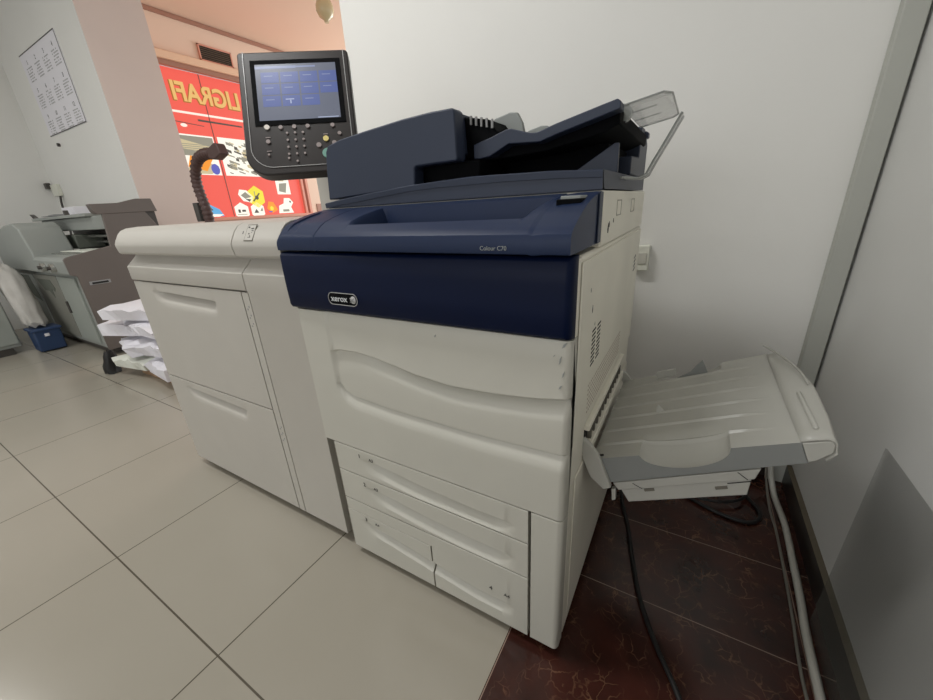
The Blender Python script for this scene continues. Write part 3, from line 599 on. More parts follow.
o = on_panel(finish('bezel_line', outline([(-0.134, 0.117)] + rp[:18] + [(0.129, 0.117)], 0.0010), M['silver'], CP))
pp('screen_frame', [(-0.118, -0.092), (0.118, -0.092), (0.118, 0.092), (-0.118, 0.092)], -0.001, 0.0006, M['blackp'])
scr_m = [M['scr_bg'], M['scr_tile'], M['scr_bar'], M['scr_lt']]
bm = bmesh.new()
def flatrect(bm, x0, x1, y0, y1, z, mi):
    f = bm.faces.new([bm.verts.new(p) for p in ((x0, y0, z), (x1, y0, z), (x1, y1, z), (x0, y1, z))]); f.material_index = mi
def slab(bm, x0, x1, y0, y1, z0, z1, mi):
    n0 = len(bm.faces); add_box(bm, x0, x1, y0, y1, z0, z1); bm.faces.ensure_lookup_table()
    for f in bm.faces[n0:]: f.material_index = mi
slab(bm, -0.1055, 0.1055, -0.079, 0.079, 0.0006, 0.0014, 0)
slab(bm, -0.1055, 0.0, 0.066, 0.0735, 0.0014, 0.0016, 2); slab(bm, 0.0, 0.0515, 0.068, 0.0725, 0.0014, 0.0016, 2)
slab(bm, 0.046, 0.1, -0.0775, -0.0755, 0.0014, 0.0016, 3)
k = 0
for r in range(3):
    for c in range(4):
        if r == 2 and c == 3: continue
        x = -0.092 + c*0.0505; y = 0.026 - r*0.0335
        slab(bm, x, x+0.046, y, y+0.030, 0.0014, 0.0017, 1); slab(bm, x+0.008, x+0.030, y+0.018, y+0.0205, 0.0017, 0.0018, 2 if (r, c) != (2, 1) else 3)
slab(bm, -0.022, -0.019, -0.034, -0.024, 0.0017, 0.0018, 3)
on_panel(finish('screen', bm, scr_m, CP, 0, smooth=False))
def button(x, y, r, m, h=0.003):
    bm = bmesh.new(); add_cyl(bm, (x, y, -0.001), (0, 0, 1), r, h, 16); on_panel(finish('button', bm, m, CP, 0))
for x, y, r, m in ((-0.089, -0.097, 0.0068, 'btn_w'), (-0.054, -0.099, 0.0055, 'btn'), (-0.019, -0.099, 0.0055, 'btn'), (0.016, -0.099, 0.0055, 'btn'), (0.081, -0.100, 0.0055, 'btn'), (0.097, -0.124, 0.005, 'btn'),
                   (-0.089, -0.137, 0.0055, 'btn'), (-0.090, -0.173, 0.003, 'btn'), (0.060, -0.137, 0.0075, 'btn_y'), (0.040, -0.154, 0.0065, 'btn'), (0.081, -0.150, 0.006, 'btn'), (0.061, -0.178, 0.014, 'btn_g')): button(x, y, r, M[m])
for r in range(4):
    for c in range(3): button(-0.039 + c*0.0205, -0.116 - r*0.0195, 0.0030, M['btn'])
button(-0.040, -0.186, 0.0030, M['btn']); button(-0.019, -0.195, 0.0030, M['btn'])
for x, y in ((-0.054, -0.089), (-0.019, -0.089), (0.016, -0.089), (0.081, -0.089), (0.06, -0.124), (-0.089, -0.125), (-0.089, -0.163)): pp('button_label', [(x-0.006, y-0.001), (x+0.006, y-0.001), (x+0.006, y+0.001), (x-0.006, y+0.001)], -0.001, 0.0003, M['btn'])
prism('panel_post', [(-0.955, 0.36), (-0.84, 0.36), (-0.82, 0.44), (-0.93, 0.44)], 0.9965, 1.20, 'z', M['white2'], C, 0.006)
tube('panel_knuckle', [(-0.875, 0.33, 1.12), (-0.870, 0.33, 1.145), (-0.85, 0.33, 1.20)], 0.014, M['blackp'], C)
adopt(C)

# ================================================================ HIGH CAPACITY FEEDER
F = thing('paper_feeder', (-1.15, 0.38, 0), 'white two-drawer paper feeder unit standing left of the copier', 'paper feeder')
XF0, XF1 = -1.62, -0.682
YF = 0.012
box('body', XF0+0.006, XF1-0.002, YF+0.033, 0.74, 0.035, 0.93, M['white2'], F, 0.004)
prof_mid = [(YF+0.014, 0.812), (YF-0.002, 0.815), (YF-0.003, 0.818), (YF-0.003, 0.862), (YF+0.0, 0.865), (YF+0.030, 0.893), (YF+0.034, 0.900), (0.2, 0.900), (0.2, 0.812)]
prism('upper_band', prof_mid, XF0, -0.8970, 'x', M['white2'], F, 0.0012)
prism('side_column', [(YF+0.030, 0.036), (YF, 0.036), (YF, 0.806), (YF-0.003, 0.818)] + prof_mid[3:7] + [(0.2, 0.900), (0.2, 0.812), (YF+0.030, 0.812)], -0.8935, XF1-0.008, 'x', M['white2'], F, 0.0012)
prof_lid = [(YF+0.020, 0.903), (YF-0.004, 0.906), (YF-0.010, 0.911), (YF-0.0135, 0.932), (YF-0.0135, 0.940), (YF-0.008, 0.952), (YF+0.004, 0.972), (YF+0.016, 0.984), (YF+0.034, 0.991), (YF+0.07, 0.9945), (0.72, 0.996), (0.72, 0.903)]
lidL = prism('top_lid', prof_lid, XF0-0.004, -0.8905, 'x', M['white2'], F, 0.0015, sharp=30)
lidR = prism('top_lid', prof_lid, -0.8875, -0.693, 'x', M['white2'], F, 0.0015, sharp=30)
# slanted label with icon
def lab(pts, off, m, name):
    return prism(name, pts, off, off+0.0006, 'y', m, lidR, 0)
lm = Matrix.Translation((-0.8145, 0.0150, 0.9665)) @ Matrix.Rotation(math.radians(-32), 4, 'X')
bm = bmesh.new(); add_box(bm, -0.019, 0.019, -0.0022, -0.0014, -0.0235, 0.0215)
o = finish('icon_label', bm, M['midgap'], lidR, 0); o.data.transform(lm)
bm = bmesh.new(); add_box(bm, -0.0165, 0.0165, -0.0028, -0.0020, -0.0205, 0.0190); o = finish('icon_face', bm, M['white2'], lidR, 0); o.data.transform(lm)
bm = bmesh.new()
for k in range(16):
    x = random.uniform(-0.013, 0.009); z = random.uniform(-0.017, 0.014); add_box(bm, x, x+random.uniform(0.002, 0.006), -0.0033, -0.0027, z, z+random.uniform(0.001, 0.003))
add_box(bm, -0.033, -0.030, -0.0024, -0.0016, -0.004, 0.004)
o = finish('icon_marks', bm, M['ink'], lidR, 0, smooth=False); o.data.transform(lm)
def fd_rows(z0, z1, zt, xa, xb):
    def f(x):
        A = sstep(xa, xa+0.11, x) * (1 - sstep(xb-0.035, xb, x)); dz = -0.018*(x-xa)/(xb-xa)
        t = zt + dz*0.6
        return [(YF+0.0012, z0), (YF, z0+0.0015), (YF, t-0.055), (YF, t-0.036), (YF+0.003*A, t-0.030), (YF+0.016*A, t-0.012), (YF+0.027*A, t-0.002), (YF+0.027*A, t+0.001), (YF+0.003*A, t+0.004), (YF, t+0.006), (YF, z1-0.0015), (YF+0.0012, z1)]
    return f
relief('drawer', lins(-1.618, -0.931, 100), fd_rows(0.4335, 0.8095, 0.778, -1.50, -1.08), YF+0.030, M['white2'], F)
relief('drawer', lins(-1.618, -0.931, 100), fd_rows(0.0360, 0.4300, 0.400, -1.50, -1.09), YF+0.030, M['white2'], F)
ts = box('hinge_strip', -0.927, -0.8970, YF, YF+0.016, 0.036, 0.8095, M['white2'], F, 0.001)
for z in (0.765, 0.740, 0.715, 0.372, 0.350, 0.328):
    for dx in (-0.004, 0.004): cyl('rivet', (-0.912+dx, YF+0.001, z+dx), (0, -1, 0), 0.0028, 0.0016, M['lightgrey'], ts, 10)
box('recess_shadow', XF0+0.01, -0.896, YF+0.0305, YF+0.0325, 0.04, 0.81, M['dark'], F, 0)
for x in (-1.52, -0.80):
    for y in (0.10, 0.66): cyl('caster', (x, y, 0.020), (1, 0, 0), 0.020, 0.026, M['rubber'], F, 16)
adopt(F)

# ================================================================ CATCH TRAY (tilted up away from the copier)
T = thing('catch_tray', (0.020, 0.14, 0.475), 'light grey ribbed paper catch tray sticking out from the right side of the copier', 'paper tray', rot=(0, -math.radians(23.5), 0))
Lu, Lv = 0.350, 0.415
ribs = [0.055, 0.115, 0.175, 0.235, 0.295, 0.355]
def tray_h(u, v):
    h = 0.0
    for i, rv in enumerate(ribs):
        d = abs(v-rv); h += 0.0035*max(0, 1-d/0.005) * (1 - sstep(0.27, 0.33, u))
    # front and rear finger scoops
    cu = 0.5 - 0.5*math.cos(2*pi*max(0, min(1, (u-0.10)/0.16)))
    ins = 1 if 0.098 < u < 0.252 else 0
    hw = math.sqrt(max(0, 1-((u-0.175)/0.077)**2))
    h -= 0.034*sstep(0.095*0.9, 0.0, v) * hw
    h -= 0.020*sstep(0.06, 0.0, Lv-v) * hw
    h -= 0.006 * sstep(0, 0.02, u) * sstep(0.11, 0.19, v) * (1 - sstep(0.20, 0.27, v)) * (1-sstep(0.24, 0.25, u)) * 0
    return h
def tray_body():
    us = lins(0, 0.095, 6) + lins(0.097, 0.253, 40) + lins(0.256, Lu, 12)
    vs = [0, 0.004, 0.010] + sorted(set([round(v, 5) for v in lins(0.014, Lv-0.003, 60)] + [x+d for x in ribs for d in (-0.005, 0, 0.005)])) + [Lv]
    bm = bmesh.new(); zb = -0.058; G = [[bm.verts.new((u, v, tray_h(u, v))) for v in vs] for u in us]
    nb = len(us)
    def zbot(u): return -0.060 + 0.022*u/Lu
    Bf = [bm.verts.new((u, 0, zbot(u))) for u in us]; Bb = [bm.verts.new((u, Lv, zbot(u)+0.02)) for u in us]
    for i in range(nb-1):
        for j in range(len(vs)-1): bm.faces.new((G[i][j], G[i+1][j], G[i+1][j+1], G[i][j+1]))
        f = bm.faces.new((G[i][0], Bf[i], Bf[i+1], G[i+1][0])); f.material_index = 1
        bm.faces.new((G[i][-1], G[i+1][-1], Bb[i+1], Bb[i])); bm.faces.new((Bf[i], Bb[i], Bb[i+1], Bf[i+1]))
    bm.faces.new([Bf[0]] + G[0] + [Bb[0]]); bm.faces.new([Bb[-1]] + G[-1][::-1] + [Bf[-1]])
    return finish('tray_bed', bm, [M['traywhite'], M['traygrey']], T, 0, sharp=30)
tray_body()
# left end plate, right curled lip, bar and stop tab
prism('end_plate', [(-0.016, 0.070), (-0.006, 0.074), (0.012, 0.040), (0.020, 0.012), (0.020, -0.066), (0.002, -0.070), (-0.016, -0.035)], -0.010, 0.002, 'y', M['traywhite'], T, 0.002)
prism('end_plate', [(-0.010, 0.040), (-0.004, 0.042), (0.014, 0.030), (0.024, 0.004), (0.050, -0.004), (0.050, -0.02), (0.0, -0.02)], Lv-0.002, Lv+0.006, 'y', M['traywhite'], T, 0.001)
def lip():
    rows = []
    for k in range(17):
        t = k/16; v = 0.0 + (Lv-0.01)*t; b = interp([(0, 0.040), (0.2, 0.047), (0.5, 0.050), (0.8, 0.038), (1, 0.020)], t); c = 1 - 0.75*sstep(0.05, 0.6, t)
        rows.append([Vector((Lu + b*q, v, w)) for q, w in ((-0.04, 0.0015), (0.35, 0.002), (0.8, 0.001), (0.96, -0.003*c), (1.0, -0.010*c), (0.92, -0.026*c), (0.55, -0.036*c))])
    return grid('curled_lip', rows, M['traywhite'], T, 0.003)
lip()
prism('tray_end', [(Lu-0.003, -0.001), (Lu+0.036, -0.002), (Lu+0.039, -0.010), (Lu+0.034, -0.024), (Lu+0.010, -0.036), (Lu-0.003, -0.038)], 0.0, 0.22, 'y', M['traywhite'], T, 0.002)
tube('lip_edge', [(Lu+0.044, 0.20, 0.006), (Lu+0.040, 0.27, 0.009), (Lu+0.022, 0.36, 0.013), (Lu+0.000, 0.43, 0.018)], 0.0022, M['traywhite'], T)
box('lip_bar', Lu+0.020, Lu+0.028, 0.03, 0.17, 0.002, 0.008, M['traywhite'], T, 0.003)
prism('stop_tab', [(0.115, 0.0), (0.118, 0.012), (0.124, 0.020), (0.130, 0.012), (0.133, 0.0)], 0.175, 0.180, 'y', M['traywhite'], T, 0.001)
box('side_flap', 0.10, 0.150, Lv-0.03, Lv-0.026, 0.0, 0.020, M['traywhite'], T, 0.001)
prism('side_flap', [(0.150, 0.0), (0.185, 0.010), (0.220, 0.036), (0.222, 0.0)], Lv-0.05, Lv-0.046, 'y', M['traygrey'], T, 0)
# lower bracket shelves
sh = prism('bracket', [(0.022, -0.064), (0.028, -0.082), (0.272, -0.068), (0.286, -0.048)], 0.004, Lv-0.03, 'y', M['traywhite'], T, 0.0015)
sh2 = prism('bracket', [(0.030, -0.083), (0.036, -0.118), (0.252, -0.106), (0.268, -0.070)], 0.012, Lv-0.05, 'y', M['traywhite'], T, 0.002)
for pts in ([(0.062, -0.066), (0.0632, -0.066), (0.078, -0.080), (0.0768, -0.080)], [(0.250, -0.052), (0.2512, -0.052), (0.262, -0.068), (0.2608, -0.068)]): prism('bracket_seam', pts, 0.003, 0.0045, 'y', M['dark'], T, 0)
for a in (0.078, 0.206):
    prism('bracket_latch', [(a, -0.086), (a+0.020, -0.0845), (a+0.020, -0.0905), (a, -0.092)], 0.0105, 0.0125, 'y', M['midgap'], T, 0)
prism('bracket_seam', [(0.228, -0.0800), (0.266, -0.0775), (0.266, -0.0762), (0.228, -0.0788)], 0.0105, 0.0125, 'y', M['dark'], T, 0)
box('catch_hook', 0.004, 0.026, 0.002, 0.006, 0.004, 0.007, M['dark'], T, 0)
prism('support_leg', [(0.010, -0.085), (0.020, -0.083), (0.010, -0.112), (0.001, -0.114)], 0.012, 0.024, 'y', M['traywhite'], T, 0.001)

# ================================================================ RIGHT CORNER: cables, pane, sockets
tag(tube('cable', [(0.462, 0.88, 0.27), (0.480, 0.88, 0.12), (0.505, 0.84, 0.012), (0.515, 0.70, 0.010), (0.512, 0.55, 0.010), (0.508, 0.42, 0.010), (0.502, 0.30, 0.010), (0.500, 0.0, 0.010), (0.500, -0.4, 0.010)], 0.009, M['cablewhite']), 'thick grey-white cable running along the floor beside the right wall', 'cable')
tag(tube('cable', [(0.475, 0.925, 0.28), (0.480, 0.91, 0.08), (0.486, 0.78, 0.005), (0.490, 0.66, 0.004), (0.488, 0.50, 0.004), (0.484, 0.36, 0.004), (0.478, 0.22, 0.004), (0.480, 0.08, 0.004), (0.470, -0.2, 0.004)], 0.0035, M['cablegrey']), 'thin grey cable winding over the dark tiles next to the thick grey-white cable', 'cable')
tag(tube('cable', [(0.02, 0.70, 0.10), (0.05, 0.58, 0.02), (0.085, 0.48, 0.007), (0.115, 0.36, 0.007), (0.150, 0.24, 0.007), (0.195, 0.14, 0.007), (0.250, 0.045, 0.007), (0.30, -0.08, 0.007), (0.36, -0.3, 0.007)], 0.006, M['rubber']), 'black cable lying on the dark marble floor under the catch tray', 'cable', 'black cables under the tray')
tag(tube('cable', [(0.10, 0.86, 0.006), (0.20, 0.74, 0.007), (0.32, 0.67, 0.007), (0.42, 0.66, 0.007), (0.455, 0.72, 0.007), (0.41, 0.80, 0.008), (0.30, 0.84, 0.008), (0.22, 0.90, 0.007)], 0.006, M['rubber']), 'looped black cable on the marble floor near the back wall', 'cable', 'black cables under the tray')
tag(tube('cable', [(0.16, 0.80, 0.018), (0.28, 0.70, 0.018), (0.40, 0.745, 0.02), (0.42, 0.86, 0.018), (0.30, 0.93, 0.018), (0.2, 0.88, 0.018)], 0.005, M['rubber']), 'second black cable coil lying across the looped one near the back wall', 'cable', 'black cables under the tray')
ps = thing('power_plug_box', (0.48, 0.955, 0.30), 'small pale plug box low in the corner under the catch tray end', 'plug box')
prism('box', [(0.455, 0.30), (0.463, 0.36), (0.500, 0.36), (0.498, 0.29), (0.483, 0.275)], 0.925, 0.955, 'y', M['cablewhite'], ps, 0.003); adopt(ps)
so = thing('wall_socket', (-0.01, YB, 0.79), 'small white wall socket on the back wall just right of the copier', 'wall socket')
box('plate', -0.035, 0.016, YB-0.03, YB-0.0005, 0.745, 0.835, M['socket'], so, 0.004); box('rocker', -0.02, 0.008, YB-0.034, YB-0.03, 0.77, 0.81, M['white'], so, 0.002); adopt(so)
# smoked acrylic sheet leaning on the right wall
def pane():
    bm = bmesh.new(); b0 = Vector((0.522, 0.372, 0.002)); t0 = Vector((0.5535, 0.430, 0.480)); dy = Vector((0, -1.1, 0)); n = Vector((0.003, 0, -0.0002))
    q = [b0, t0, t0+dy, b0+dy]; A = [bm.verts.new(p - n) for p in q]; B = [bm.verts.new(p) for p in q]
    bm.faces.new(A); bm.faces.new(B[::-1])
    for i in range(4): bm.faces.new((A[i], A[(i+1) % 4], B[(i+1) % 4], B[i]))
    return tag(finish('acrylic_sheet', bm, M['smoke'], None, 0, smooth=False), 'smoky transparent acrylic sheet leaning against the right wall', 'acrylic sheet')
pane()

# ================================================================ LEFT BACKGROUND
# perfect binding machine
B_ = thing('binding_machine', (-4.75, 0.74, 0), 'big grey book binding machine with taupe end panel against the alcove wall', 'binding machine')
x0, x1 = -5.70, -3.86
box('cabinet', x0+0.02, x1-0.02, 0.44, 1.04, 0.06, 0.66, M['mgrey'], B_, 0.01)
prism('end_panel', [(0.425, 0.06), (0.42, 0.66), (0.385, 0.675), (0.38, 0.79), (0.40, 0.805), (0.60, 0.845), (0.68, 0.86), (0.70, 1.105), (0.985, 1.105), (1.04, 1.0), (1.04, 0.06)], -3.88, -3.858, 'x', M['mbrown'], B_, 0.004)
prism('head_cover', [(0.67, 1.095), (0.655, 1.115), (0.645, 1.17), (0.83, 1.175), (0.95, 1.205), (1.055, 1.205), (1.075, 1.105)], -3.93, -3.853, 'x', M['mbrown'], B_, 0.004)
box('rear_column', -4.1, -3.87, 0.99, 1.06, 0.70, 1.11, M['mdark'], B_, 0.004)
prism('console', [(0.40, 0.665), (0.385, 0.68), (0.38, 0.775), (0.405, 0.80), (0.56, 0.81), (0.56, 0.665)], -4.62, -3.885, 'x', M['mgrey'], B_, 0.006)
for x in (-4.36, -4.14):
    kb = cyl('knob', (x, 0.385, 0.725), (0, -1, 0), 0.034, 0.03, M['msteel'], B_); cyl('knob_cap', (x, 0.356, 0.725), (0, -1, 0), 0.014, 0.02, M['mdark'], kb)
hood = [(x0, 0.67), (x0, 0.98), (-5.5, 1.0), (-5.1, 1.06), (-4.82, 1.07), (-4.72, 1.03), (-4.62, 0.84), (-4.62, 0.67)]
prism('hood', hood, 0.39, 0.66, 'y', M['mgrey'], B_, 0.012)
box('deck', -4.62, -3.885, 0.56, 0.68, 0.76, 0.79, M['mgrey'], B_, 0.004)
box('deck_plate', -4.60, -3.89, 0.50, 0.92, 0.80, 0.815, M['msteel'], B_, 0.003)
box('cavity', -5.5, -3.885, 0.93, 1.03, 0.66, 1.09, M['mdark'], B_, 0.002)
box('carriage', -5.15, -4.65, 0.70, 0.90, 0.83, 0.95, M['mdecal'], B_, 0.01)
for z, y in ((0.93, 0.80), (0.88, 0.85)): cyl('guide_rod', (-5.2, y, z), (1, 0, 0), 0.012, 1.3, M['msteel'], B_)
box('clamp_rail', -5.45, -3.885, 0.72, 0.93, 0.985, 1.09, M['mgrey'], B_, 0.008)
box('top_shelf', -5.55, -4.15, 0.68, 1.06, 1.09, 1.115, M['mgrey'], B_, 0.004)
prism('top_bin', [(-5.60, 1.155), (-5.50, 1.095), (-4.60, 1.10), (-4.62, 1.155), (-4.64, 1.155), (-4.65, 1.115), (-5.47, 1.115), (-5.57, 1.155)], 0.69, 0.72, 'y', M['mdark'], B_, 0.002)
for a, b2, m, h in ((-5.05, -4.43, 'mbrown', 1), (-4.415, -4.0, 'mgrey2', 1), (-5.60, -5.07, 'mgrey', 0)):
    d = box('door', a, b2, 0.425, 0.44, 0.10, 0.64, M[m] if m != 'mbrown' else mat('binder door taupe grey', (126, 126, 118), 0.5), B_, 0.003)
    if a == -4.415: cyl('door_handle', (-4.385, 0.418, 0.33), (0, 0, 1), 0.009, 0.10, M['mdark'], d)
    if a == -5.05:
        bm = bmesh.new(); P = [(-4.98, 0.60), (-4.62, 0.60), (-4.56, 0.53), (-4.60, 0.50), (-4.66, 0.52), (-4.66, 0.44), (-4.74, 0.50), (-4.86, 0.50)]
        add_prism(bm, P, 0.4225, 0.4245, 'y'); finish('decal', bm, M['mdecal'], d, 0)
    if a == -5.60:
        bm = bmesh.new(); add_prism(bm, [(-5.55, 0.62), (-5.20, 0.62), (-5.10, 0.38), (-5.30, 0.42), (-5.50, 0.50)], 0.4225, 0.4245, 'y'); finish('decal', bm, M['mdecal'], d, 0)
box('slot_handle', -3.8585, -3.855, 0.47, 0.60, 0.585, 0.612, M['lightgrey'], B_, 0); box('slot_opening', -3.8565, -3.853, 0.485, 0.585, 0.590, 0.604, M['dark'], B_, 0)
box('plinth', x0+0.05, x1-0.06, 0.46, 1.0, 0.02, 0.06, M['mdark'], B_, 0)
for x in (-5.5, -4.0):
    for y in (0.52, 0.95): cyl('foot', (x, y, 0.0), (0, 0, 1), 0.03, 0.03, M['rubber'], B_)
adopt(B_)
tag(box('carton', -4.92, -4.62, 0.76, 0.90, 1.116, 1.185, M['paper'], bevel=0.004), 'small white carton lying on top of the binding machine', 'box')
def sheaf(name, label, cat, x, y, z, w, d, n, m, group=None):
    bm = bmesh.new()
    for k in range(n):
        a = random.uniform(-0.15, 0.15); cx, cy = x+random.uniform(-.02, .02), y+random.uniform(-.02, .02)
        c, s = math.cos(a), math.sin(a); zz = z + k*0.005
        A = [bm.verts.new((cx+c*u-s*v, cy+s*u+c*v, zz)) for u, v in ((-w/2, -d/2), (w/2, -d/2), (w/2, d/2), (-w/2, d/2))]; Bv = [bm.verts.new(v.co + Vector((0, 0, 0.0045))) for v in A]
        bm.faces.new(A[::-1]); bm.faces.new(Bv)
        for i in range(4): bm.faces.new((A[i], A[(i+1) % 4], Bv[(i+1) % 4], Bv[i]))
    return tag(finish(name, bm, m, None, 0, smooth=False), label, cat, group)
sheaf('paper_sheaf', 'loose sheaf of grey paper on the top shelf of the binding machine', 'paper', -5.15, 0.82, 1.117, 0.30, 0.2, 4, M['lightgrey'])
sheaf('paper_sheaf', 'tan paper sheaf lying in the open mouth of the binding machine', 'paper', -4.25, 0.66, 0.817, 0.45, 0.2, 3, M['st_tan'] if False else M['paper2'])

# cabinet at the left edge
K = thing('steel_cabinet', (-5.2, -0.35, 0), 'light grey steel cabinet at the far left edge of the photo, beside the white bag', 'cabinet')
box('carcass', -5.70, -4.86, -1.1, 0.135, 0.06, 0.80, M['mgrey'], K, 0.006)
d = box('door', -4.86, -4.845, -0.50, 0.125, 0.09, 0.78, M['mgrey2'], K, 0.003); box('handle', -4.845, -4.83, 0.0, 0.07, 0.295, 0.315, M['mdark'], d, 0.002)
box('door', -4.86, -4.845, -1.09, -0.51, 0.09, 0.78, M['mgrey2'], K, 0.003)
box('plinth', -5.68, -4.87, -1.08, 0.08, 0.0, 0.06, M['mdark'], K, 0)
adopt(K)
# blue bin and white bag
bn = thing('storage_bin', (-4.72, 0.26, 0), 'blue plastic bin on the floor under the white bag', 'bin')
bm = bmesh.new(); add_prism(bm, [(-4.80, 0.01), (-4.82, 0.20), (-4.62, 0.20), (-4.64, 0.01)], 0.19, 0.36, 'y'); finish('bin_shell', bm, M['bin'], bn, 0.01)
box('bin_rim', -4.83, -4.61, 0.18, 0.37, 0.19, 0.21, M['bin'], bn, 0.004); box('bin_clip', -4.632, -4.615, 0.25, 0.28, 0.14, 0.165, M['paper'], bn, 0.003); adopt(bn)
def blob(name, label, cat, pts, m, seg=20, seed=1, amp=0.012, group=None):
    """lofted lumpy bag: pts = (cx, cy, z, rx, ry)"""
    rnd = random.Random(seed); bm = bmesh.new(); rings = []
    ph = [rnd.uniform(0, 6.28) for _ in range(6)]
    for i, (cx, cy, z, rx, ry) in enumerate(pts):
        ring = []
        for k in range(seg):
            a = 2*pi*k/seg; f = 1 + 0.10*math.sin(3*a+ph[0]+i*0.7) + 0.07*math.sin(7*a+ph[1]-i*1.3) + rnd.uniform(-0.03, 0.03)
            ring.append(bm.verts.new((cx+rx*f*math.cos(a), cy+ry*f*math.sin(a), z+amp*math.sin(5*a+ph[2]+i))))
        rings.append(ring)
    for a, b2 in zip(rings, rings[1:]):
        for k in range(seg): bm.faces.new((a[k], a[(k+1) % seg], b2[(k+1) % seg], b2[k]))
    bm.faces.new(rings[0][::-1]); bm.faces.new(rings[-1]); return tag(finish(name, bm, m, None, 0, sharp=50), label, cat, group)
blob('cloth_bag', 'crumpled white cloth bag sagging over the blue bin beside the grey cabinet', 'bag', [(-4.74, 0.265, 0.228, 0.075, 0.055), (-4.75, 0.255, 0.26, 0.10, 0.075), (-4.78, 0.25, 0.34, 0.09, 0.07), (-4.82, 0.25, 0.42, 0.10, 0.08), (-4.88, 0.25, 0.52, 0.10, 0.08), (-4.93, 0.25, 0.62, 0.10, 0.08), (-4.97, 0.25, 0.68, 0.09, 0.07), (-5.0, 0.25, 0.73, 0.06, 0.05), (-5.0, 0.25, 0.745, 0.03, 0.02)], M['bag'], seg=26, seed=4, amp=0.014)
# pallet with crumpled paper
P_ = thing('wooden_pallet', (-2.78, 0.62, 0), 'low wooden pallet under the heap of white paper', 'pallet')
for y in (0.42, 0.56, 0.70): box('runner', -3.18, -2.35, y-0.04, y+0.04, 0.0, 0.05, M['wood'], P_, 0.003)
for k in range(5): box('plank', -3.20+0.18*k, -3.06+0.18*k, 0.37, 0.75, 0.05, 0.068, M['wood'], P_, 0.003)
adopt(P_)
def crumple(label, x, y, z, w, d, h, rot, seed, m):
    x -= 0.10; y -= 0.03; z = 0.070 + (z - 0.070) * 1.05
    rnd = random.Random(seed); bm = bmesh.new(); nx, ny = 8, 6
    def hgt(i, j): return h*(0.62 + 0.30*math.sin(pi*(i+0.5)/nx)**0.5*math.sin(pi*(j+0.5)/ny)**0.5) + rnd.uniform(-h*0.14, h*0.08)
    c, s = math.cos(rot), math.sin(rot)
    def P(u, v, zz): return (x+c*u-s*v, y+s*u+c*v, zz)
    tp = [[bm.verts.new(P((i/(nx-1)-0.5)*w + rnd.uniform(-.02, .02), (j/(ny-1)-0.5)*d + rnd.uniform(-.02, .02), z+max(0.004, hgt(i, j)))) for j in range(ny)] for i in range(nx)]
    bt = [[bm.verts.new(P((i/(nx-1)-0.5)*w*0.93, (j/(ny-1)-0.5)*d*0.93, z)) for j in range(ny)] for i in range(nx)]
    for i in range(nx-1):
        for j in range(ny-1):
            q = (tp[i][j], tp[i+1][j], tp[i+1][j+1], tp[i][j+1])
            if rnd.random() < 0.5: bm.faces.new(q[:3]); bm.faces.new((q[0], q[2], q[3]))
            else: bm.faces.new((q[0], q[1], q[3])); bm.faces.new(q[1:])
            bm.faces.new((bt[i][j], bt[i][j+1], bt[i+1][j+1], bt[i+1][j]))
    for i in range(nx-1): bm.faces.new((tp[i][0], bt[i][0], bt[i+1][0], tp[i+1][0])); bm.faces.new((tp[i][-1], tp[i+1][-1], bt[i+1][-1], bt[i][-1]))
    for j in range(ny-1): bm.faces.new((tp[0][j], tp[0][j+1], bt[0][j+1], bt[0][j])); bm.faces.new((tp[-1][j], bt[-1][j], bt[-1][j+1], tp[-1][j+1]))
    return tag(finish('paper_bundle', bm, m, None, 0, smooth=False), label, 'paper', 'crumpled paper heaped on the pallet')
crumple('off-white paper bundle lowest on the left of the heap, jutting towards the floor', -3.05, 0.50, 0.070, 0.38, 0.34, 0.085, 0.15, 1, M['paper2'])
crumple('white paper bundle lying lowest on the right side of the heap', -2.63, 0.56, 0.070, 0.36, 0.44, 0.115, -0.1, 2, M['paper'])
crumple('white paper bundle in the middle of the heap, resting on the off-white one', -3.03, 0.56, 0.165, 0.38, 0.40, 0.105, -0.25, 3, M['paper'])
crumple('white paper bundle in the right middle of the heap', -2.62, 0.58, 0.200, 0.34, 0.42, 0.10, 0.2, 4, M['paper'])
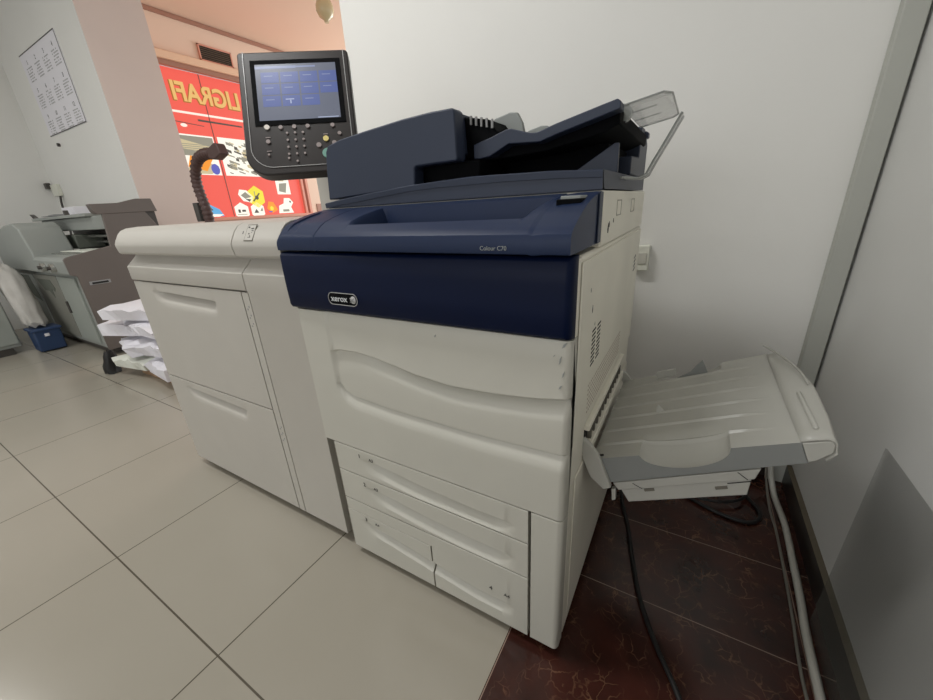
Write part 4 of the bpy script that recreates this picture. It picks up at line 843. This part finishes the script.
crumple('white paper bundle poking out furthest left, halfway up the heap', -3.14, 0.52, 0.280, 0.36, 0.32, 0.11, 0.35, 5, M['paper'])
crumple('broad white paper bundle just below the top of the heap', -2.74, 0.60, 0.310, 0.40, 0.44, 0.095, 0.0, 6, M['paper'])
crumple('topmost crumpled white paper bundle of the heap', -2.95, 0.56, 0.405, 0.46, 0.40, 0.10, 0.3, 8, M['paper'])
blob('rubbish_sack', 'small black plastic sack slumped on the floor left of the paper heap', 'sack', [(-3.42, 0.29, 0.004, 0.060, 0.045), (-3.43, 0.29, 0.04, 0.060, 0.05), (-3.42, 0.30, 0.09, 0.050, 0.04), (-3.41, 0.30, 0.13, 0.045, 0.035), (-3.40, 0.30, 0.165, 0.02, 0.02)], M['rubber'], seed=9, amp=0.006)

# brown flexible hose behind the feeder
H = thing('flexible_hose', (-2.73, 0.90, 0), 'brown corrugated flexible hose curving to a nozzle behind the feeder', 'hose')
path = smooth_path([(-2.73, 0.90, 0.03), (-2.73, 0.90, 0.5), (-2.73, 0.90, 0.98), (-2.73, 0.90, 1.08), (-2.755, 0.90, 1.20), (-2.745, 0.90, 1.28), (-2.68, 0.90, 1.36), (-2.58, 0.90, 1.39), (-2.47, 0.90, 1.385)], 40)
# even spacing along the path, radius alternating for the corrugation
acc = [path[0]]; 
for p in path[1:]:
    if (p-acc[-1]).length > 0.0085: acc.append(p)
bm = bmesh.new(); add_tube(bm, acc, [0.034 if i % 3 == 1 else 0.028 for i in range(len(acc))], 14); finish('corrugated_tube', bm, M['corr'], H, sharp=80)
d = Vector((1, 0, 0.18)).normalized()
nz = prism('nozzle', [(-2.49, 1.358), (-2.49, 1.405), (-2.40, 1.432), (-2.375, 1.427), (-2.35, 1.37), (-2.43, 1.345)], 0.872, 0.928, 'y', M['corr'], H, 0.006)
cyl('base_plate', (-2.73, 0.90, 0.0), (0, 0, 1), 0.13, 0.03, M['mdark'], H, 28)
box('clip_box', -2.83, -2.775, 0.87, 0.93, 1.0, 1.12, M['mdark'], H, 0.004)
adopt(H)
